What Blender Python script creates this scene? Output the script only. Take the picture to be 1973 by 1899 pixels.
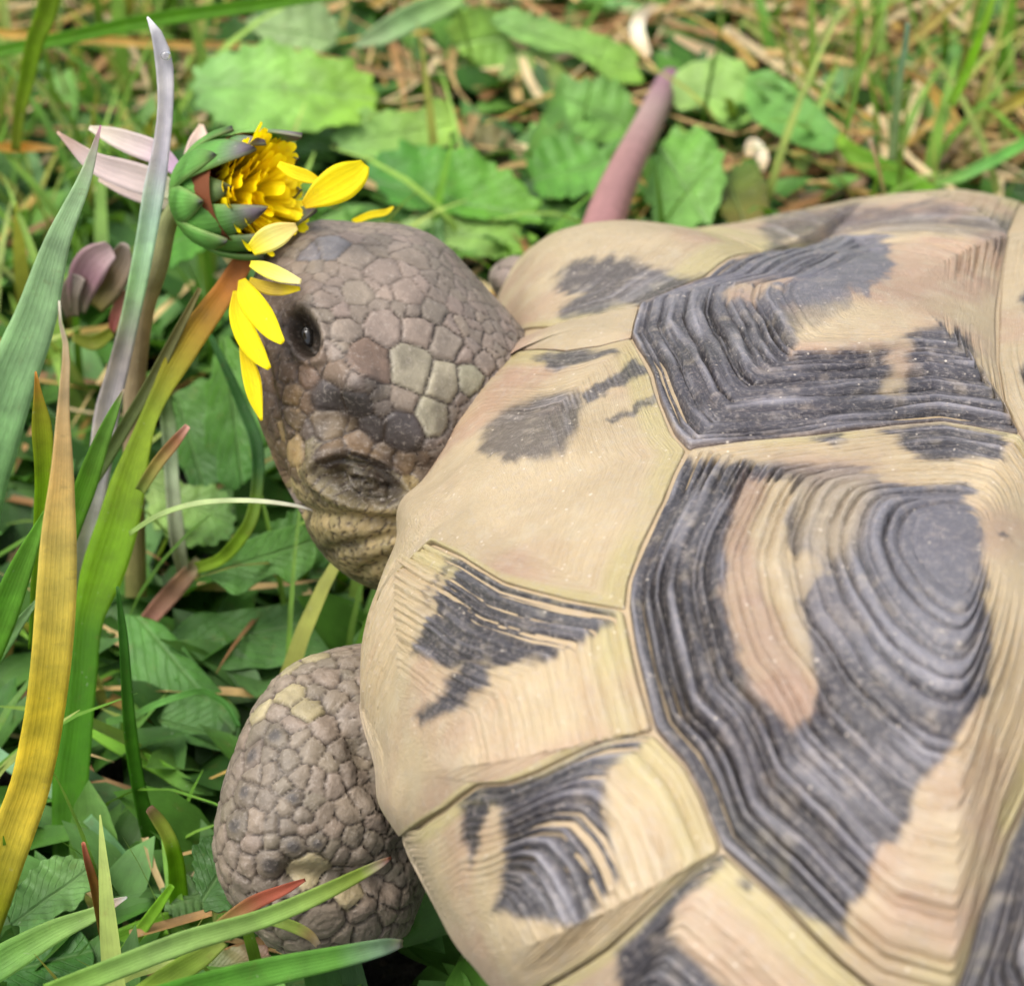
import bpy, math
import numpy as np
R_ = math.radians
for o in list(bpy.data.objects): bpy.data.objects.remove(o)
SC = bpy.context.scene; COL = SC.collection
S = 0.01                                  # everything below is written in centimetres
rng = np.random.default_rng(7)

# ------------------------------------------------------------------ camera, sky, sun, exposure
PW, PH, FPX, DIST, PITCH = 1973., 1899., 4553., 30., R_(38)
TGT = np.array([0, 0, 4.0])
VV = np.array([0, math.cos(PITCH), -math.sin(PITCH)]); VR = np.array([1., 0, 0]); VU = np.array([0, math.sin(PITCH), math.cos(PITCH)])
CAM = TGT - DIST*VV
cd = bpy.data.cameras.new('camera'); cam = bpy.data.objects.new('camera', cd); COL.objects.link(cam)
cam.location = CAM*S; cam.rotation_euler = (math.pi/2-PITCH, 0, 0)
cd.sensor_width = 36; cd.lens = 36*FPX/PW; cd.clip_start = .01; cd.clip_end = 60
cd.dof.use_dof = True; cd.dof.focus_distance = .260; cd.dof.aperture_fstop = 35
SC.camera = cam
W = bpy.data.worlds.new('World'); SC.world = W; W.use_nodes = True
nt = W.node_tree; sky = nt.nodes.new('ShaderNodeTexSky'); sky.sky_type = 'NISHITA'; sky.sun_disc = False
SUN_EL, SUN_AZ = R_(66), R_(-112)           # azimuth from +Y towards +X
sky.sun_elevation = SUN_EL; sky.sun_rotation = SUN_AZ; sky.air_density = 1.0; sky.dust_density = 4.0; sky.ozone_density = 1.0
hs = nt.nodes.new('ShaderNodeHueSaturation'); hs.inputs['Saturation'].default_value = .45      # thin cloud: a paler sky
nt.links.new(sky.outputs[0], hs.inputs['Color']); nt.links.new(hs.outputs[0], nt.nodes['Background'].inputs[0]); nt.nodes['Background'].inputs[1].default_value = .14
sl = bpy.data.lights.new('sun', 'SUN'); sun = bpy.data.objects.new('sun', sl); COL.objects.link(sun)
sl.energy = 1.15; sl.angle = R_(30); sl.color = (1, .96, .90)
sun.rotation_euler = (math.pi/2-SUN_EL, 0, math.pi-SUN_AZ)
SC.view_settings.view_transform = 'Standard'; SC.view_settings.look = 'None'; SC.view_settings.gamma = 1
SC.view_settings.exposure = 1.2
SC.cycles.max_bounces = 8; SC.cycles.transparent_max_bounces = 8
try: SC.cycles.use_denoising = True
except Exception: pass

# ------------------------------------------------------------------ helpers
def A(*a): return np.array(a, float)
def ray(p):                                # photo pixel -> direction with unit depth
    p = np.asarray(p, float); x = (p[..., 0]-PW/2)/FPX; y = (PH/2-p[..., 1])/FPX
    return VV + x[..., None]*VR + y[..., None]*VU
def atd(p, d): return CAM + ray(p)*np.asarray(d, float)[..., None]      # at a depth
def atz(p, z):                             # on a level z
    r = ray(p); return CAM + r*((np.asarray(z, float)-CAM[2])/r[..., 2])[..., None]
def aty(p, y0, k=0.):                      # on the leaning plane y = y0 + k z
    r = ray(p); s = (y0+k*CAM[2]-CAM[1])/(r[..., 1]-k*r[..., 2]); return CAM + r*s[..., None]
def proj(P):
    q = P-CAM; d = q@VV; return np.stack([PW/2+FPX*(q@VR)/d, PH/2-FPX*(q@VU)/d], -1), d
def sm(a, b, x): t = np.clip((x-a)/(b-a), 0, 1); return t*t*(3-2*t)
HASH = np.random.default_rng(3).random((64, 64, 64))
def vn(P, f=1., off=0.):                   # 3-D value noise, 0..1
    q = np.asarray(P)*f+off+1000.; i = np.floor(q).astype(int); t = q-i; t = t*t*(3-2*t); r = 0
    for a in (0, 1):
        for b in (0, 1):
            for c in (0, 1):
                w = (t[..., 0] if a else 1-t[..., 0])*(t[..., 1] if b else 1-t[..., 1])*(t[..., 2] if c else 1-t[..., 2])
                r = r+w*HASH[(i[..., 0]+a) & 63, (i[..., 1]+b) & 63, (i[..., 2]+c) & 63]
    return r
def fbm(P, f=1., n=3, off=0.): return sum(vn(P, f*2**k, off+17.3*k)*.5**k for k in range(n))/(2-.5**(n-1))
def lin(c):
    c = np.asarray(c, float)/255.; return np.where(c <= .04045, c/12.92, ((c+.055)/1.055)**2.4)
ALB = .62
def C(*c): return lin(c)*ALB               # colour as seen in the photo -> surface colour
def sdf(P, poly):                          # signed distance to a polygon, negative inside
    poly = np.asarray(poly, float); n = len(poly); d = np.full(len(P), 1e18); ins = np.zeros(len(P), bool)
    for i in range(n):
        a, b = poly[i], poly[(i+1) % n]; e = b-a; w = P-a
        t = np.clip((w@e)/max(e@e, 1e-9), 0, 1); v = w-t[:, None]*e; d = np.minimum(d, (v*v).sum(1))
        c = (a[1] > P[:, 1]) != (b[1] > P[:, 1])
        with np.errstate(divide='ignore', invalid='ignore'):
            ins ^= c & (P[:, 0] < (b[0]-a[0])*(P[:, 1]-a[1])/(b[1]-a[1])+a[0])
    d = np.sqrt(d); return np.where(ins, -d, d)
def mesh(name, V, F, col=None, uv=None, mat=None, parent=None, origin=(0, 0, 0), smooth=True):
    V = (np.asarray(V, float)-np.asarray(origin, float))*S; F = np.asarray(F); k = F.shape[1]
    m = bpy.data.meshes.new(name); m.vertices.add(len(V)); m.vertices.foreach_set('co', V.astype(np.float32).ravel())
    m.loops.add(F.size); m.loops.foreach_set('vertex_index', F.astype(np.int32).ravel())
    m.polygons.add(len(F)); m.polygons.foreach_set('loop_start', (np.arange(len(F))*k).astype(np.int32))
    m.polygons.foreach_set('use_smooth', np.full(len(F), smooth))
    if col is not None:
        c = np.ones((len(V), 4), np.float32); c[:, :np.shape(col)[1]] = col
        m.color_attributes.new('Col', 'FLOAT_COLOR', 'POINT').data.foreach_set('color', c.ravel())
    if uv is not None:
        m.uv_layers.new(name='UV').data.foreach_set('uv', np.asarray(uv, np.float32)[F.ravel()].ravel())
    m.update(calc_edges=True); m.validate()
    o = bpy.data.objects.new(name, m); COL.objects.link(o)
    if mat: m.materials.append(mat)
    if parent: o.parent = parent
    else: o.location = np.asarray(origin, float)*S
    return o
def tag(o, label=None, cat=None, group=None, kind=None):
    if label: o['label'] = label
    if cat: o['category'] = cat
    if group: o['group'] = group
    if kind: o['kind'] = kind
    return o
def empty(name, loc):
    o = bpy.data.objects.new(name, None); o.empty_display_size = .01; o.location = np.asarray(loc, float)*S; COL.objects.link(o); return o
def grid_faces(nr, nc, wrap=False):
    i = np.arange(nr-1)[:, None]; j = np.arange(nc if wrap else nc-1)[None]; j2 = (j+1) % nc
    return np.stack([i*nc+j, i*nc+j2, (i+1)*nc+j2, (i+1)*nc+j], -1).reshape(-1, 4)
def spline(P, n):                          # Catmull-Rom through points, columns beyond xyz too
    P = np.asarray(P, float); d = np.r_[0, np.cumsum(np.linalg.norm(np.diff(P[:, :3], axis=0), axis=1)+1e-6)]
    m = np.gradient(P, d, axis=0); x = np.linspace(0, d[-1], n); i = np.clip(np.searchsorted(d, x)-1, 0, len(d)-2)
    h = (d[i+1]-d[i])[:, None]; t = ((x-d[i])[:, None])/h
    return P[i]*(2*t**3-3*t**2+1)+m[i]*h*(t**3-2*t**2+t)+P[i+1]*(3*t**2-2*t**3)+m[i+1]*h*(t**3-t**2)
def unit(v): return v/np.maximum(np.linalg.norm(v, axis=-1, keepdims=True), 1e-9)
def closed(poly, n, smooth=0):             # resample a closed outline evenly
    P = np.asarray(poly, float); Q = np.vstack([P, P[:1]]); d = np.r_[0, np.cumsum(np.linalg.norm(np.diff(Q, axis=0), axis=1))]
    x = np.arange(n)/n*d[-1]; B = np.stack([np.interp(x, d, Q[:, k]) for k in range(P.shape[1])], -1)
    if smooth:
        w = np.exp(-np.linspace(-2, 2, 2*smooth+1)**2); w /= w.sum()
        B = sum(wi*np.roll(B, k-smooth, axis=0) for k, wi in enumerate(w))
    return B

# ------------------------------------------------------------------ materials
def newmat(name):
    m = bpy.data.materials.new(name); m.use_nodes = True; n = m.node_tree.nodes; return m, n, m.node_tree.links, n['Principled BSDF']
def node(n, t, **kw):
    x = n.new(t)
    for k, v in kw.items():
        if k.startswith('i_'):
            key = k[2:]; x.inputs[int(key) if key.isdigit() else key].default_value = v
        else: setattr(x, k, v)
    return x
def mixc(n, L, fac, a, b, bt='MIX'):
    x = n.new('ShaderNodeMix'); x.data_type = 'RGBA'; x.blend_type = bt
    for s, v in ((0, fac), (6, a), (7, b)):
        if isinstance(v, (int, float)): x.inputs[s].default_value = v
        elif isinstance(v, tuple): x.inputs[s].default_value = (*v, 1)
        else: L.new(v, x.inputs[s])
    return x.outputs[2]
def ramp(n, L, src, a, b, va=0., vb=1.):
    x = n.new('ShaderNodeMapRange'); x.inputs[1].default_value = a; x.inputs[2].default_value = b
    x.inputs[3].default_value = va; x.inputs[4].default_value = vb; L.new(src, x.inputs[0]); return x.outputs[0]
def objnoise(n, L, scale, detail=3., rough=.55, vec=None, kind='ShaderNodeTexNoise'):
    t = n.new(kind); t.inputs['Scale'].default_value = scale
    if kind == 'ShaderNodeTexNoise': t.inputs['Detail'].default_value = detail; t.inputs['Roughness'].default_value = rough
    L.new(vec if vec is not None else n.new('ShaderNodeTexCoord').outputs['Object'], t.inputs['Vector']); return t
def bump(n, L, h, strength, dist, prev=None):
    b = n.new('ShaderNodeBump'); b.inputs['Strength'].default_value = strength; b.inputs['Distance'].default_value = dist
    L.new(h, b.inputs['Height'])
    if prev is not None: L.new(prev, b.inputs['Normal'])
    return b.outputs[0]

def leaf_mat(name, transl=.35, rough=.42, veins=14., pinnate=False, spec=.35, vary=.22):
    m, n, L, P = newmat(name); ca = node(n, 'ShaderNodeVertexColor', layer_name='Col')
    nz = objnoise(n, L, 260., 4.); f = ramp(n, L, nz.outputs[0], .3, .7, 1-vary, 1+vary)
    h = mixc(n, L, 1., ca.outputs[0], (0, 0, 0), 'MIX'); x = n.new('ShaderNodeVectorMath'); x.operation = 'SCALE'
    L.new(ca.outputs[0], x.inputs[0]); L.new(f, x.inputs[3])
    uv = n.new('ShaderNodeUVMap'); sp = n.new('ShaderNodeSeparateXYZ'); L.new(uv.outputs[0], sp.inputs[0])
    def M(op, a, b=None):
        q = n.new('ShaderNodeMath'); q.operation = op
        for k, v in enumerate((a, b)):
            if v is None: continue
            if isinstance(v, (int, float)): q.inputs[k].default_value = v
            else: L.new(v, q.inputs[k])
        return q.outputs[0]
    if pinnate:                            # u along midrib, v across (-1..1)
        w = objnoise(n, L, 120., 2.); s = M('ADD', M('MULTIPLY', sp.outputs[0], veins), M('MULTIPLY', M('ABSOLUTE', sp.outputs[1]), -veins*.45))
        s = M('ADD', s, M('MULTIPLY', w.outputs[0], 1.2)); fr = M('ABSOLUTE', M('SUBTRACT', M('FRACT', s), .5))
        v1 = ramp(n, L, fr, .0, .09, 1., 0.); v2 = ramp(n, L, M('ABSOLUTE', sp.outputs[1]), .0, .07, 1., 0.)
        vein = M('MAXIMUM', M('MULTIPLY', v1, .45), v2)
        cell = objnoise(n, L, 700., kind='ShaderNodeTexVoronoi'); cells = M('MULTIPLY', cell.outputs[0], .5)
        hh = M('SUBTRACT', M('ADD', nz.outputs[0], 0.), M('MULTIPLY', vein, .5))
        nb = bump(n, L, hh, .55, .0012); nb = bump(n, L, cells, .2, .0005, nb)
        colr = mixc(n, L, M('MULTIPLY', vein, .32), x.outputs[0], (.22, .34, .14))
    else:
        s = M('MULTIPLY', sp.outputs[1], veins); fr = M('ABSOLUTE', M('SUBTRACT', M('FRACT', s), .5))
        line = ramp(n, L, fr, 0., .3, 1., 0.)
        mp = n.new('ShaderNodeMapping'); mp.inputs['Scale'].default_value = (2., 20., 1.); L.new(uv.outputs[0], mp.inputs[0])
        st = objnoise(n, L, 3., 3., vec=mp.outputs[0])
        hh = M('ADD', M('MULTIPLY', line, -.5), st.outputs[0]); nb = bump(n, L, hh, .22, .0004)
        f2 = ramp(n, L, st.outputs[0], .3, .7, .9, 1.1); y = n.new('ShaderNodeVectorMath'); y.operation = 'SCALE'
        L.new(x.outputs[0], y.inputs[0]); L.new(f2, y.inputs[3]); colr = mixc(n, L, M('MULTIPLY', line, .07), y.outputs[0], (.04, .06, .01))
    blo = objnoise(n, L, 420., 4., .7); colr = mixc(n, L, ramp(n, L, blo.outputs[0], .60, .74, 0., .28), colr, (.20, .13, .04))
    spk = objnoise(n, L, 1500., 1.); sf = ramp(n, L, spk.outputs[0], .74, .8, 0., .25); colr = mixc(n, L, sf, colr, (.5, .5, .4))
    L.new(colr, P.inputs['Base Color']); P.inputs['Roughness'].default_value = rough; P.inputs['Specular IOR Level'].default_value = spec
    L.new(nb, P.inputs['Normal'])
    tr = n.new('ShaderNodeBsdfTranslucent'); tc = mixc(n, L, 1., colr, (1.15, 1.1, .55), 'MULTIPLY'); L.new(tc, tr.inputs[0]); L.new(nb, tr.inputs['Normal'])
    mx = n.new('ShaderNodeMixShader'); mx.inputs[0].default_value = transl; L.new(P.outputs[0], mx.inputs[1]); L.new(tr.outputs[0], mx.inputs[2])
    L.new(mx.outputs[0], n['Material Output'].inputs[0]); return m
M_BLADE = leaf_mat('grass_blade', .42, .5, 8., spec=.22)
M_LEAF = leaf_mat('broad_leaf', .25, .5, 9., True, spec=.3)
M_PETAL = leaf_mat('petal', .3, .55, 5., spec=.2, vary=.08)
M_GRASS = leaf_mat('grass_stuff', .3, .5, 4.)

def scute_mat():
    m, n, L, P = newmat('scute_horn'); ca = node(n, 'ShaderNodeVertexColor', layer_name='Col'); al = ca.outputs[1]
    uv = n.new('ShaderNodeUVMap')
    mp = n.new('ShaderNodeMapping'); mp.inputs['Scale'].default_value = (1.5, 26., 1.); L.new(uv.outputs[0], mp.inputs[0])
    st = objnoise(n, L, 1.6, 4., .6, mp.outputs[0])
    fine = objnoise(n, L, 1600., 3., .7); mid = objnoise(n, L, 350., 4., .65)
    f = ramp(n, L, st.outputs[0], .25, .75, .86, 1.12); x = n.new('ShaderNodeVectorMath'); x.operation = 'SCALE'
    L.new(ca.outputs[0], x.inputs[0]); L.new(f, x.inputs[3])
    # dust: pale scuffs that show on the dark horn
    d1 = ramp(n, L, fine.outputs[0], .50, .70, 0., .6); d2 = ramp(n, L, mid.outputs[0], .35, .7, .45, .8)
    q = n.new('ShaderNodeMath'); q.operation = 'MULTIPLY'; L.new(d1, q.inputs[0]); L.new(d2, q.inputs[1])
    c = mixc(n, L, q.outputs[0], x.outputs[0], (.34, .29, .25))
    mp2 = n.new('ShaderNodeMapping'); mp2.inputs['Scale'].default_value = (3., 40., 1.); L.new(uv.outputs[0], mp2.inputs[0])
    sc = objnoise(n, L, 2.2, 5., .7, mp2.outputs[0])
    def mulal(v, lo=0.):
        a = ramp(n, L, al, 0., 1., lo, 1.); z = n.new('ShaderNodeMath'); z.operation = 'MULTIPLY'; L.new(v, z.inputs[0]); L.new(a, z.inputs[1]); return z.outputs[0]
    c = mixc(n, L, mulal(ramp(n, L, sc.outputs[0], .55, .70, 0., .55), .25), c, (.32, .285, .26)); c = mixc(n, L, mulal(ramp(n, L, sc.outputs[0], .44, .30, 0., .5), .0), c, (.03, .028, .03))
    c = mixc(n, L, ramp(n, L, sc.outputs[0], .44, .30, 0., .12), c, (.30, .20, .11))
    sp = objnoise(n, L, 900., kind='ShaderNodeTexVoronoi'); s1 = ramp(n, L, sp.outputs[0], .08, .18, .7, 0.)
    gate = objnoise(n, L, 700., 1.); g1 = ramp(n, L, gate.outputs[0], .52, .60, 0., 1.)
    q2 = n.new('ShaderNodeMath'); q2.operation = 'MULTIPLY'; L.new(s1, q2.inputs[0]); L.new(g1, q2.inputs[1])
    c = mixc(n, L, q2.outputs[0], c, (.6, .52, .42))
    L.new(c, P.inputs['Base Color']); P.inputs['Specular IOR Level'].default_value = .5
    r = ramp(n, L, mid.outputs[0], .3, .7, .36, .55); L.new(r, P.inputs['Roughness'])
    nb = bump(n, L, st.outputs[0], .5, .0006); nb = bump(n, L, fine.outputs[0], .35, .0003, nb)
    L.new(nb, P.inputs['Normal']); P.inputs['Subsurface Weight'].default_value = .0
    return m
M_SCUTE = scute_mat()
def skin_mat():
    m, n, L, P = newmat('reptile_skin'); ca = node(n, 'ShaderNodeVertexColor', layer_name='Col')
    a = objnoise(n, L, 500., 5., .6); b = objnoise(n, L, 1800., 3., .6)
    f = ramp(n, L, a.outputs[0], .3, .7, .8, 1.2); x = n.new('ShaderNodeVectorMath'); x.operation = 'SCALE'
    L.new(ca.outputs[0], x.inputs[0]); L.new(f, x.inputs[3])
    d = ramp(n, L, b.outputs[0], .55, .75, 0., .35); c = mixc(n, L, d, x.outputs[0], (.36, .31, .26))
    L.new(c, P.inputs['Base Color']); P.inputs['Roughness'].default_value = .52; P.inputs['Specular IOR Level'].default_value = .35
    nb = bump(n, L, a.outputs[0], .45, .0006); nb = bump(n, L, b.outputs[0], .3, .0002, nb); L.new(nb, P.inputs['Normal']); return m
M_SKIN = skin_mat()
def plain(name, c, rough=.5, spec=.4, trans=0.):
    m, n, L, P = newmat(name); P.inputs['Base Color'].default_value = (*c, 1); P.inputs['Roughness'].default_value = rough
    P.inputs['Specular IOR Level'].default_value = spec; P.inputs['Transmission Weight'].default_value = trans; return m
M_EYE = plain('eye_gloss', (.010, .008, .006), .12, .5)
M_WATER = plain('water_drop', (1, 1, 1), .02, .5, 1.); M_WATER.node_tree.nodes['Principled BSDF'].inputs['IOR'].default_value = 1.33
def soil_mat():
    m, n, L, P = newmat('soil'); a = objnoise(n, L, 90., 6., .65); b = objnoise(n, L, 600., 4.)
    c = mixc(n, L, ramp(n, L, a.outputs[0], .35, .65), (.007, .006, .004), (.034, .026, .014))
    c = mixc(n, L, ramp(n, L, b.outputs[0], .6, .75, 0., .6), c, (.2, .14, .08)); L.new(c, P.inputs['Base Color']); P.inputs['Roughness'].default_value = .9
    L.new(bump(n, L, a.outputs[0], 1., .01), P.inputs['Normal']); return m
M_SOIL = soil_mat()

# ------------------------------------------------------------------ ground
def ground():
    g = np.r_[-300, -150, -80, -50, np.arange(-36, 36.1, .35), 50, 80, 150, 300]
    X, Y = np.meshgrid(g, g+8); P = np.stack([X, Y, np.zeros_like(X)], -1).reshape(-1, 3)
    near = np.exp(-(np.hypot(P[:, 0], P[:, 1]-8)/30)**4)
    P[:, 2] = (fbm(P, .5, 4)-.6)*1.1*near-.25
    return tag(mesh('ground', P, grid_faces(len(g), len(g)), mat=M_SOIL), kind='structure')
ground()

# ------------------------------------------------------------------ tortoise: the dome of the shell
PSI, OX, OY, ZR, HH, NN, TILT, ROLL = .1504, 4.9285, -.3109, 2.5754, 4.1662, 2.5281, .0653, .2713
RT = [5.96, 6.19, 6.37, 6.85, 7.66, 8.3, 9.14, 10.15, 10.78, 11.14, 11.27, 11.15, 10.86, 10.61, 10.9, 11.4, 12., 12.4, 12.6, 12.4, 12.1, 11.6, 11.2, 11., 11.11, 11.32, 11.23, 10.71, 9.99, 9.52, 9.09, 8.59, 7.89, 6.84, 6.18, 5.91]
BB = np.array([.0395, .0569, .0013, -.0198, .035, .0128, -.069, -.0373, -.0068, .005, -.0016, -.0022, .065, .018, .0008, -.0014, .0296, .0103, -.0054, -.0408, -.027])
BD = np.array([(f, l, 4) for f in (6, 4, 2, 0, -2) for l in (-6, -3.5, -1.2)]+[(5, 6, 1), (3, 8, 1), (7, 3, 1), (7, 0, 1), (6, -3, 1), (5, -6, 1)], float)
BD = unit(BD); SG = .28
def _rt():
    y = np.array(RT); n = len(y); x = np.arange(720)/720*n; i = x.astype(int); t = x-i
    a, b, c, d = [y[(i+k) % n] for k in (-1, 0, 1, 2)]
    return .5*(2*b+(c-a)*t+(2*a-5*b+4*c-d)*t*t+(3*b-a-3*c+d)*t**3)
RTD = _rt(); AZT = np.arange(720)/720*2*math.pi
def Raz(az): return np.interp(az % (2*math.pi), AZT, RTD, period=2*math.pi)
cs, sn = math.cos(PSI), math.sin(PSI)
MLW = np.array([[-cs, sn, TILT], [-sn, -cs, ROLL], [0, 0, 1.]])   # rows: forward, left, up axes in the world
MWL = np.linalg.inv(MLW); OO = np.array([OX, OY, ZR])
def l2w(q): return OO+q@MLW
def w2l(P): return (P-OO)@MWL
def gdome(q):
    d = unit(q); e = (np.exp(-(1-d@BD.T)/(SG*SG))*BB).sum(-1); p = q/(1+e)[..., None]
    return (np.hypot(p[..., 0], p[..., 1])/Raz(np.arctan2(p[..., 1], p[..., 0])))**NN+(np.clip(p[..., 2], 0, None)/HH)**NN
def onto(q): return q*(np.maximum(gdome(q), 1e-6)**(-1/NN))[..., None]
def hit(p):                                # photo pixels -> points on the dome (shell axes)
    p = np.atleast_2d(np.asarray(p, float)); r = ray(p); s = np.arange(20, 44, .12)
    G = np.stack([gdome(w2l(CAM+r*x)) for x in s], 0)-1; inside = G < 0; k = np.argmax(inside, 0); none = ~inside.any(0)
    k[none] = np.argmin(G, 0)[none]; lo = s[np.maximum(k-1, 0)]; hi = s[k].copy()
    for _ in range(24):
        m = (lo+hi)/2; g = gdome(w2l(CAM+r*m[:, None]))-1 < 0; hi = np.where(g, m, hi); lo = np.where(g, lo, m)
    q = w2l(CAM+r*np.where(none, s[k], hi)[:, None]); q[:, 2] = np.maximum(q[:, 2], .02)
    return onto(q)
def rimq(az, z=.02):
    az = np.radians(np.atleast_1d(az)); R = Raz(az); return onto(np.stack([R*np.cos(az), R*np.sin(az), np.full_like(az, z)], -1))
def dnorm(q):
    e = 1e-3; g0 = gdome(q); g = np.stack([gdome(q+np.eye(3)[k]*e)-g0 for k in range(3)], -1)
    return unit(g@MWL.T)
TORT = tag(empty('tortoise', (OX, OY, 0)), 'tan and black patterned tortoise reaching its scaly head towards the yellow flower', 'tortoise')
ORG = (OX, OY, 0)
def carapace():
    az = np.linspace(0, 2*math.pi, 240, endpoint=False); rows = []
    for ph in np.linspace(.02, 1, 40)*math.pi/2:
        R = Raz(az); q = np.stack([R*np.cos(az)*math.sin(ph), R*np.sin(az)*math.sin(ph), np.full_like(az, HH*math.cos(ph)+.01)], -1); rows.append(onto(q)*.994)
    e = rows[-1]
    for dz, dr in ((-.12, .995), (-.25, .98), (-.33, .95), (-.3, .9), (0., .84), (.5, .78)):
        r = e.copy(); r[:, :2] *= dr; r[:, 2] = dz; rows.append(r)
    V = l2w(np.concatenate(rows)); n = len(az); col = np.c_[C(196, 172, 134)*np.ones((len(V), 1)), np.zeros(len(V))]; col *= (.75+.45*fbm(V, 2.))[:, None]
    top = np.vstack([V, l2w(A(0, 0, HH*.99)[None])]); F = grid_faces(len(rows), n, True)
    return mesh('carapace', V, F, col, np.zeros((len(V), 2)), M_SCUTE, TORT, ORG)
CARA = carapace()
TAN, TANP, TANY, PINK, DARK, DUSK, SEAM = C(204, 182, 144), C(212, 197, 166), C(200, 186, 130), C(190, 154, 130), C(46, 49, 64), C(146, 144, 153), C(120, 92, 62)
def scute(poly, c, dark=(), tan=(), rings=(.3, 10), amp=.05, dome=.18, seed=0, local=False, res=.045, inner=.6, vis=True, rnd=.6, edge=TANY, base=TAN, ph=None, seam=.05, fade=(), tint=(), lobe=None):
    r = np.random.default_rng(seed+11)
    B = np.asarray(poly, float) if local else np.vstack([hit(x) if len(x) == 2 else rimq(x[1])[:1] for x in poly])
    cq = onto(np.asarray(c, float)[None])[0] if local else hit([c])[0]
    per = np.linalg.norm(np.diff(np.vstack([B, B[:1]]), axis=0), axis=1).sum(); n = int(np.clip(per/res, 60, 1000))
    B = closed(B, n, max(1, int(.10/res))); Bs = closed(B, n, max(2, n//9)); rad = np.linalg.norm(B-cq, axis=1)
    nt_ = int(np.clip(rad.max()/(res*.62), 24, 320)); t = np.linspace(0, 1, nt_)**.9; T = t[:, None]
    w = sm(0, 1, T)[..., None]**rnd; Bt = Bs[None]*(1-w)+B[None]*w
    Q = onto((cq+T[..., None]*(Bt-cq)).reshape(-1, 3)); Pw = l2w(Q); N = dnorm(Q)
    Tf = np.repeat(t, n); rd = np.tile(rad, nt_)
    # growth rings: uneven steps outside a smooth centre
    rm = rad.mean(); t0, nr = rings; e = np.r_[0, np.cumsum(r.uniform(.3, 1.9, nr))]; e = t0+(1-t0)*e/e[-1]; e = np.r_[-.2, e, 1.2]; e[-2] = 1.02
    wv = (fbm(Q, .7, 2, seed*3.1)-.5)*.034+(vn(Q, 4., seed)-.5)*.004+(vn(Q, 11., seed+3.)-.5)*.003
    tau = Tf+wv*sm(1., .86, Tf); i = np.clip(np.searchsorted(e, tau, side='right')-1, 0, len(e)-2); wi = e[i+1]-e[i]; u = (tau-e[i])/wi
    ai = r.uniform(.25, 1.15, len(e)); st = sm(t0-.12, t0+.15, Tf)*sm(1.1, 3.5, rd)
    dcm = np.minimum(u*.6+.4, 1)*0+np.minimum((1-u), u+.25)*wi*rd
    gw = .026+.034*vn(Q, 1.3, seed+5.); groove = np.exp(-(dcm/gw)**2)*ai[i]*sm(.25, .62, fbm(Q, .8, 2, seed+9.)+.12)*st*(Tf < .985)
    ridge = (np.clip(1-(2*u-1)**2, 0, 1))*.35*ai[(i*7) % len(e)]*st
    fine = (vn(np.stack([tau*rm*11, Q[:, 0]*1.2, Q[:, 1]*1.2], -1), 1., seed)+.6*vn(np.stack([tau*rm*24, Q[:, 0]*2, Q[:, 1]*2], -1), 1., seed)-.8)*st
    # pigment laid down in the horn
    f1 = fbm(Q, 1.2, 4, seed+2.); f2 = fbm(Q, 6., 3, seed+4.)
    col = base*(.84+.3*f1)[:, None]; col = col+(PINK-base)*(sm(.45, .7, fbm(Q, .7, 3, seed+31.))*.75)[:, None]
    col = col+(TANP-col)*(.35*sm(.45, .8, f2))[:, None]
    if edge is not None: col = col+(edge-col)*(.75*sm(.84, .92, tau)*sm(.3, .55, fbm(Q, .6, 2, seed+71.)))[:, None]
    m = np.zeros(len(Q)); fd = np.zeros(len(Q))
    if vis and (len(dark) or len(tan)):
        pp, _ = proj(Pw); jit = (np.stack([fbm(Q, 3., 5, seed+40.), fbm(Q, 3., 5, seed+50.)], -1)-.5)*34; pp = pp+jit
        G_ = pp.reshape(nt_, n, 2); tg = unit(np.roll(G_, -3, 1)-np.roll(G_, 3, 1)).reshape(-1, 2)
        pp = pp+tg*((vn(np.stack([tau*rm*7, Q[:, 0]*.25, Q[:, 1]*.25], -1), 1., seed+6.)+.5*vn(np.stack([tau*rm*19, Q[:, 0]*.4, Q[:, 1]*.4], -1), 1., seed+8.)-.75)*(38 if seed in (1, 2) else 20))[:, None]
        for d in dark:
            k, so = (1., 11.) if not isinstance(d[0], (int, float)) else (d[0], d[1]); pl = d if not isinstance(d[0], (int, float)) else d[2]
            m = np.maximum(m, k*sm(so, -so, sdf(pp, pl)))
        for k, so, pl in fade: fd = np.maximum(fd, k*sm(so, -so, sdf(pp, pl))*(.55+.6*f2))
        for d in tan:
            k, so = (1., 8.) if not isinstance(d[0], (int, float)) else (d[0], d[1]); pl = d if not isinstance(d[0], (int, float)) else d[2]
            m = m*(1-k*sm(so, -so, sdf(pp, pl)))
    elif not vis and ph: m = sm(ph[0], ph[1], Tf)*sm(.3, .55, fbm(Q, .35, 2, seed+3.))
    h = dome*(1-Tf**2.2)+amp*(.42+.58*m)*(-1.3*groove+ridge*.8+.75*fine)-1.4*seam*sm(1-seam/rd, 1., Tf)+(fbm(Q, 1.1, 3, seed)-.5)*.09*(1-Tf**4)
    if lobe: h = h+lobe[1]*np.exp(-((proj(Pw)[0]-A(*lobe[0]))**2).sum(1)/lobe[2]**2)*sm(1., .985, Tf)
    V = Pw+N*h[:, None]
    dk = DARK*(.6+.6*f1)[:, None]+(DUSK-DARK)*np.clip(.3*sm(.5, .85, f2)+1.7*fine+.45*sm(.05, .35, ridge)-.1, 0, 1)[:, None]
    dk = dk+(C(136, 136, 146)-dk)*np.clip(fd, 0, 1)[:, None]
    m = m*(.94-.2*sm(.55, .8, f2)); col = col*(1-m[:, None])+dk*m[:, None]
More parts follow.
